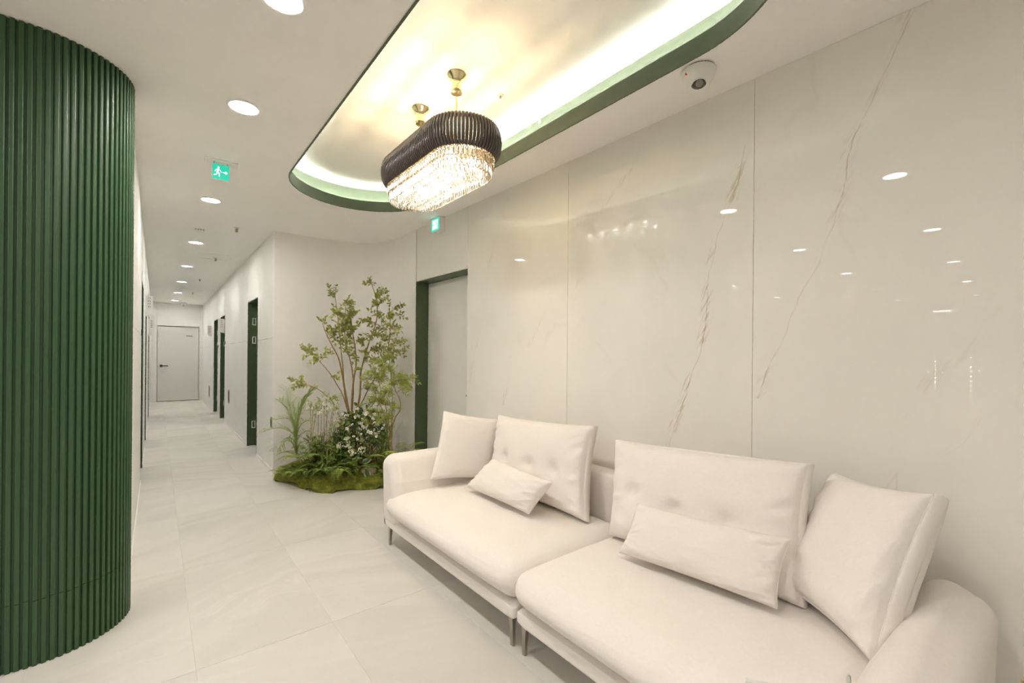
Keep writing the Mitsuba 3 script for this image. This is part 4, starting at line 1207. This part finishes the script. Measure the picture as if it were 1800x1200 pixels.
# rock half sunk in the moss
rk = trimesh.creation.icosphere(3, 0.075)
v = np.array(rk.vertices)
v *= 1 + 0.35 * (meshkit.fbm(v * 22, 3, 4)[:, None] - 0.5)
rk.vertices = v * [1.15, 0.8, 0.85] + [1.83, 4.78, 0.165]
solo('rock', rk, 'm_rock', 'rounded tan rock in the moss below the white flowers', 'rock', smooth=60)

# the slender tree and the lighter shrub at its right
grow('indoor_tree', 'slender many stemmed tree with small oval leaves against the white wall', 'tree', STEMS, {'A': 0.014, 'B': 0.013, 'C': 0.014, 'F': 0.008, 'H': 0.008}, CLUSTERS, ((0.15, 0.18, 0.03), (0.34, 0.37, 0.08)), 0.043, 0.027, 8.0, 0.50)
grow('bamboo_shrub', 'light green feathery shrub with thin stems at the far sofa arm', 'shrub', SHRUB, {'A': 0.007, 'B': 0.008, 'C': 0.006, 'D': 0.006}, SHRUBC, ((0.21, 0.27, 0.04), (0.37, 0.42, 0.08)), 0.046, 0.013, 9, 0.42, feather=True)

# palm: each frond a part
t = thing('areca_palm', 'light green palm with arching fronds at the left of the planting', 'palm')
for k, fr_ in enumerate(PALM):
    c = curve(fr_, 44)
    lv = Leaves()
    tan = np.gradient(c, axis=0)
    for i in range(8, 44, 2) :
        u = (i - 8) / 36
        d = tan[i] / np.linalg.norm(tan[i])
        s = np.cross(d, [0, 0, 1.0])
        s /= np.linalg.norm(s) + 1e-9
        Lf = 0.24 * math.sin(0.45 + u * 2.3) * rng.uniform(0.85, 1.1)
        for sg in (-1, 1):
            dd = d * 0.62 + s * sg * 0.85 + np.array([0, 0, 0.30]) + rng.normal(size=3) * 0.08
            dd /= np.linalg.norm(dd)
            p1 = c[i] + dd * Lf * 0.5
            p2 = c[i] + dd * Lf * 0.97 + [0, 0, -0.01 - 0.15 * Lf]
            lv.blade(bez(c[i], p1 + [0, 0, 0.012], p2, 5), 0.0038, pick((0.30, 0.40, 0.07), PALEG))
    m, col = lv.mesh()
    f = part(t, 'frond', m, 'm_leaf', color=col)
    part(f, 'stalk', tube(c, np.linspace(0.006, 0.002, len(c)), 6, False), 'm_leaf', color=np.tile((0.25, 0.30, 0.08), (44 * 6, 1)))


def fern(x, y, label, n, Lr, cols, droop=0.5, name='fern', face=None):
    t = thing(name, label, 'fern')
    z = gz(x, y)
    for k in range(n):
        a = 2 * np.pi * (k + rng.uniform(-0.3, 0.3)) / n if face is None else rng.normal(face, 0.75)
        L = Lr * rng.uniform(0.75, 1.15)
        d = np.array([math.cos(a), math.sin(a), 0])
        p0 = np.array([x, y, z - 0.01])
        p1 = p0 + d * L * 0.38 + [0, 0, L * 0.80]
        p2 = p0 + d * L * 0.95 + [0, 0, L * (0.85 - droop)]
        p2[2] = max(p2[2], 0.03)
        c = bez(p0, p1, p2, 22)
        lv = Leaves()
        tan = np.gradient(c, axis=0)
        for i in range(3, 22):
            u = (i - 3) / 19
            dd = tan[i] / np.linalg.norm(tan[i])
            s = np.cross(dd, [0, 0, 1.0])
            s /= np.linalg.norm(s) + 1e-9
            w = L * 0.17 * math.sin(0.5 + u * 2.5)
            for sg in (-1, 1):
                lv.leaf(c[i], s * sg + dd * 0.35 + [0, 0, -0.1], rdir(0.15, [0, 0, 1]), w, w * 0.36, pick(*cols))
        lv.blade(c, 0.0025, np.asarray(cols[0]) * 0.8)
        m, col = lv.mesh()
        part(t, 'frond', m, 'm_leaf', color=col)
    return t


FG, FL = ((0.09, 0.16, 0.025), (0.20, 0.28, 0.05)), ((0.22, 0.31, 0.05), (0.38, 0.45, 0.09))
fern(1.22, 5.26, 'low green fern at the front left edge of the moss', 9, 0.26, FL, 0.55)
fern(1.13, 5.45, 'small fern hugging the wall corner under the palm', 7, 0.22, FL, 0.5)
fern(1.44, 4.98, 'dark green fern in the middle of the moss front', 10, 0.30, FG, 0.62)
fern(1.55, 4.86, 'bright fern hanging over the front edge of the moss', 7, 0.24, FL, 0.75, face=-1.9)
fern(1.30, 5.12, 'mid green fern beside the low left one', 9, 0.27, FG, 0.55)
fern(1.50, 5.14, 'large fern rising behind the strap leaves', 10, 0.42, (FG[0], FL[0]), 0.45)
fern(1.33, 5.30, 'feathery fern under the white blossom spray', 10, 0.40, (FG[1], FL[1]), 0.45)
fern(1.60, 4.93, 'fern in front of the dark grass tuft', 9, 0.30, FG, 0.55)
fern(1.82, 4.95, 'shaded fern behind the rock', 9, 0.40, FG, 0.5)
fern(1.98, 4.66, 'low fern between rock and sofa arm', 8, 0.28, FG, 0.6)
fern(2.10, 4.72, 'upright fern at the far sofa arm', 8, 0.40, (FG[1], FL[1]), 0.25)
fern(1.68, 4.80, 'dark fern beside the rock', 7, 0.22, FG, 0.6)


def tuft(name, label, x, y, n, h, spread, w, cols, droop=0.2):
    t = thing(name, label, 'grass')
    lv = Leaves()
    z = gz(x, y)
    for k in range(n):
        a, s = rng.uniform(0, 6.28), abs(rng.normal(0.5, 0.35)) * spread
        hh = h * rng.uniform(0.6, 1.1)
        p0 = np.array([x + rng.normal() * 0.03, y + rng.normal() * 0.03, z - 0.01])
        d = np.array([math.cos(a), math.sin(a), 0])
        p2 = p0 + d * s * 1.3 + [0, 0, hh * (1 - droop * rng.random())]
        p2[2] = max(p2[2], 0.04)
        lv.blade(bez(p0, p0 + d * s * 0.35 + [0, 0, hh * 0.8], p2, 9), w * rng.uniform(0.7, 1.2), pick(*cols))
    m, c = lv.mesh()
    part(t, 'blades', m, 'm_leaf', color=c, kind='stuff')


tuft('grass_tuft', 'dark upright grass tuft in the centre of the planting', 1.62, 5.05, 70, 0.56, 0.16, 0.0055, (DARKG, (0.07, 0.12, 0.03)), 0.1)
tuft('spider_plant', 'arching light green strap leaves left of the white flowers', 1.46, 5.03, 44, 0.36, 0.30, 0.0075, ((0.14, 0.22, 0.04), (0.27, 0.34, 0.08)), 0.75)
tuft('grass_tuft', 'thin light grass tuft under the feathery shrub', 2.02, 4.82, 80, 0.70, 0.14, 0.0035, (MIDG, LIMEG), 0.1)
tuft('grass_tuft', 'short dark grass tuft behind the palm', 1.42, 5.30, 50, 0.45, 0.18, 0.005, (DARKG, MIDG), 0.2)


def bush(name, label, category, centers, n, L, W, cols, edge=None, up=0.5):
    """A leafy plant: thin stalks to each centre and leaves round it; returns its key."""
    t = thing(name, label, category)
    st, lv = [], Leaves()
    for (x, y, z), r in centers:
        b = np.array([x + rng.normal() * 0.04, y + abs(rng.normal()) * 0.05, gz(x, y)])
        st.append(tube(bez(b, (b + [x, y, z]) / 2 + rng.normal(size=3) * 0.02, (x, y, z), 7), 0.0028, 5, False))
        for k in range(n):
            d = rdir(0.9, [-0.25, -0.45, up])
            p = np.array([x, y, z]) + d * r * rng.uniform(0.2, 1)
            lv.leaf(p, d + rng.normal(size=3) * 0.4, rdir(0.4, [-0.2, -0.5, 1]), L * rng.uniform(0.7, 1.1), W * rng.uniform(0.8, 1.1), pick(*cols), edge)
    part(t, 'stalks', cat(st), 'm_bark', kind='stuff')
    m, c = lv.mesh()
    part(t, 'leaves', m, 'm_leaf', color=c, kind='stuff')
    return t


def flower(t, p, r, n=5):
    lv = Leaves()
    fdir = rdir(0.35, [-0.35, -0.75, 0.45])
    d, s, u = frame(fdir)
    for k in range(n):
        a = 2 * np.pi * k / n + rng.uniform(0, 1)
        dd = s * math.cos(a) + u * math.sin(a) + d * 0.45
        lv.leaf(p, dd, d, r, r * 0.85, pick((0.78, 0.77, 0.68), (0.84, 0.83, 0.76)))
    m, c = lv.mesh()
    f = part(t, 'flower', m, 'm_leaf', color=c, label='white flower' if COUNT.get(f'{t}__flower', 0) == 0 else None)
    e = trimesh.creation.icosphere(1, r * 0.2)
    e.apply_translation(np.asarray(p) + d * r * 0.22)
    part(f, 'heart', e, 'm_bark')


WF = [[1.794, 4.841, 0.706], [1.755, 4.872, 0.674], [1.868, 4.782, 0.72], [1.888, 4.766, 0.676], [1.854, 4.793, 0.569], [1.834, 4.809, 0.581], [1.923, 4.738, 0.576], [1.952, 4.715, 0.614], [1.721, 4.9, 0.737], [1.818, 4.822, 0.782], [1.735, 4.889, 0.831], [1.657, 4.951, 0.755], [1.697, 4.92, 0.655], [1.648, 4.959, 0.61], [1.882, 4.771, 0.77], [1.771, 4.86, 0.549], [1.707, 4.911, 0.523], [1.795, 4.841, 0.631]]
t = bush('flowering_shrub', 'dark leaved shrub with open white flowers beside the far sofa arm', 'shrub', [((x, y + 0.03, z - 0.02), 0.07) for x, y, z in WF], 12, 0.075, 0.045, ((0.05, 0.09, 0.02), (0.17, 0.23, 0.05)))
for p in WF:
    flower(t, np.array(p) + [-0.02, -0.05, 0.02], rng.uniform(0.019, 0.027))
    flower(t, np.array(p) + rng.normal(size=3) * 0.03 + [-0.02, -0.05, 0.0], rng.uniform(0.014, 0.021), 4)
HY = [[1.59, 5.005, 0.44], [1.669, 4.942, 0.435], [1.694, 4.922, 0.366], [1.777, 4.855, 0.392], [1.658, 4.95, 0.504]]
t = bush('hydrangea', 'low hydrangea with five pale cream flower heads above the rock', 'shrub', [((x, y + 0.03, z - 0.03), 0.07) for x, y, z in HY], 14, 0.085, 0.056, ((0.05, 0.10, 0.02), (0.18, 0.25, 0.06)))
for p in HY:
    lv = Leaves()
    for k in range(34):
        d = rdir(1.0, [-0.2, -0.4, 0.4])
        c = np.array(p) + [-0.015, -0.04, 0] + d * 0.036
        for q_ in range(4):
            lv.leaf(c, rdir(1.0, d * 0.5), d, 0.017, 0.014, pick((0.66, 0.69, 0.46), (0.82, 0.82, 0.68)))
    m, c = lv.mesh()
    part(t, 'flower_head', m, 'm_leaf', color=c, label='round cream flower head' if COUNT.get(f'{t}__flower_head', 0) == 0 else None)
PALE = [[1.352, 5.196, 0.858], [1.401, 5.156, 0.84], [1.45, 5.117, 0.878], [1.485, 5.089, 0.816], [1.382, 5.172, 0.815], [1.327, 5.215, 0.877], [1.524, 5.058, 0.854], [1.425, 5.137, 0.916], [1.464, 5.106, 0.954], [1.548, 5.039, 0.955], [1.598, 4.998, 0.717], [1.559, 5.03, 0.653], [1.54, 5.045, 0.609], [1.583, 5.011, 0.817]]
t = bush('wildflower_spray', 'airy spray of small white blossoms on thin stalks between palm and tree', 'flowers', [((x, y, z), 0.07) for x, y, z in PALE], 16, 0.05, 0.012, ((0.22, 0.29, 0.07), (0.40, 0.44, 0.18)))
for p in PALE:
    for k in range(3):
        flower(t, np.array(p) + rng.normal(size=3) * 0.035, rng.uniform(0.017, 0.026), 5)
t = bush('leafy_shrub', 'dense low mass of dark green leaves in the middle of the planting', 'shrub', [((rng.uniform(1.35, 1.98), rng.uniform(4.95, 5.25), rng.uniform(0.18, 0.48)), 0.10) for k in range(30)], 16, 0.075, 0.034, ((0.06, 0.10, 0.02), (0.20, 0.26, 0.045)))
t = thing('variegated_plant', 'trailing plant with white edged leaves in front of the rock', 'plant')
VP = [([1.528, 5.02, 0.205], (-1, -0.4, -0.1), 0.12), ([1.572, 4.98, 0.255], (0.9, -0.5, 0.1), 0.11), ([1.758, 4.82, 0.25], (0.8, -0.3, 0.35), 0.12), ([1.775, 4.73, 0.20], (0.25, -0.3, -0.9), 0.14), ([1.80, 4.72, 0.15], (0.5, -0.4, -0.6), 0.12), ([1.656, 4.86, 0.16], (-0.2, -0.5, -0.7), 0.11), ([1.686, 4.85, 0.14], (0.2, -0.5, -0.7), 0.10), ([1.62, 4.93, 0.27], (-0.3, -0.6, 0.3), 0.10), ([1.70, 4.87, 0.27], (0.1, -0.6, 0.5), 0.09)]
root = np.array([1.67, 4.97, gz(1.67, 4.97)])
part(t, 'stalks', cat([tube(bez(root, (root + p) / 2 + [0, 0, 0.09], p, 8), 0.003, 5, False) for p, _, _ in VP]), 'm_bark', kind='stuff')
for k, (p, d, L) in enumerate(VP):
    lv = Leaves()
    lv.leaf(p, d, (-0.3, -0.8, 0.6), L, L * 0.62, (0.10, 0.16, 0.05), (0.46, 0.50, 0.34))
    lv.leaf(np.array(p) + [-0.001, -0.003, 0.002], d, (-0.3, -0.8, 0.6), L * 0.86, L * 0.36, (0.06, 0.11, 0.035))
    m, c = lv.mesh()
    part(t, 'leaf', m, 'm_leaf', color=c, label='white edged green leaf' if k == 0 else None)
t = thing('rubber_plant', 'broad dark glossy leaves low in the middle of the planting', 'plant')
for k, (p, d, L) in enumerate([([1.74, 4.88, 0.50], (-0.7, -0.3, 0.15), 0.13), ([1.80, 4.84, 0.49], (0.8, -0.4, 0.2), 0.13), ([1.86, 4.79, 0.80], (0.9, -0.2, 0.1), 0.09), ([1.87, 4.80, 0.46], (0.4, -0.6, -0.1), 0.12), ([1.66, 4.95, 0.36], (-0.6, -0.5, 0), 0.12), ([1.93, 4.77, 0.43], (0.6, -0.4, 0.1), 0.12), ([1.60, 5.0, 0.55], (-0.8, -0.2, 0.3), 0.10)]):
    lv = Leaves()
    lv.leaf(p, d, (-0.3, -0.7, 0.7), L, L * 0.55, pick((0.02, 0.045, 0.012), (0.10, 0.13, 0.03)))
    m, c = lv.mesh()
    lf = part(t, 'leaf', m, 'm_leaf', color=c)
    b = np.array([p[0] * 0.7 + 0.3 * 1.74, p[1] + 0.05, gz(p[0], p[1] + 0.05)])
    part(lf, 'stalk', tube(bez(b, (b + p) / 2 + [0, 0, 0.04], p, 7), 0.003, 5, False), 'm_bark')
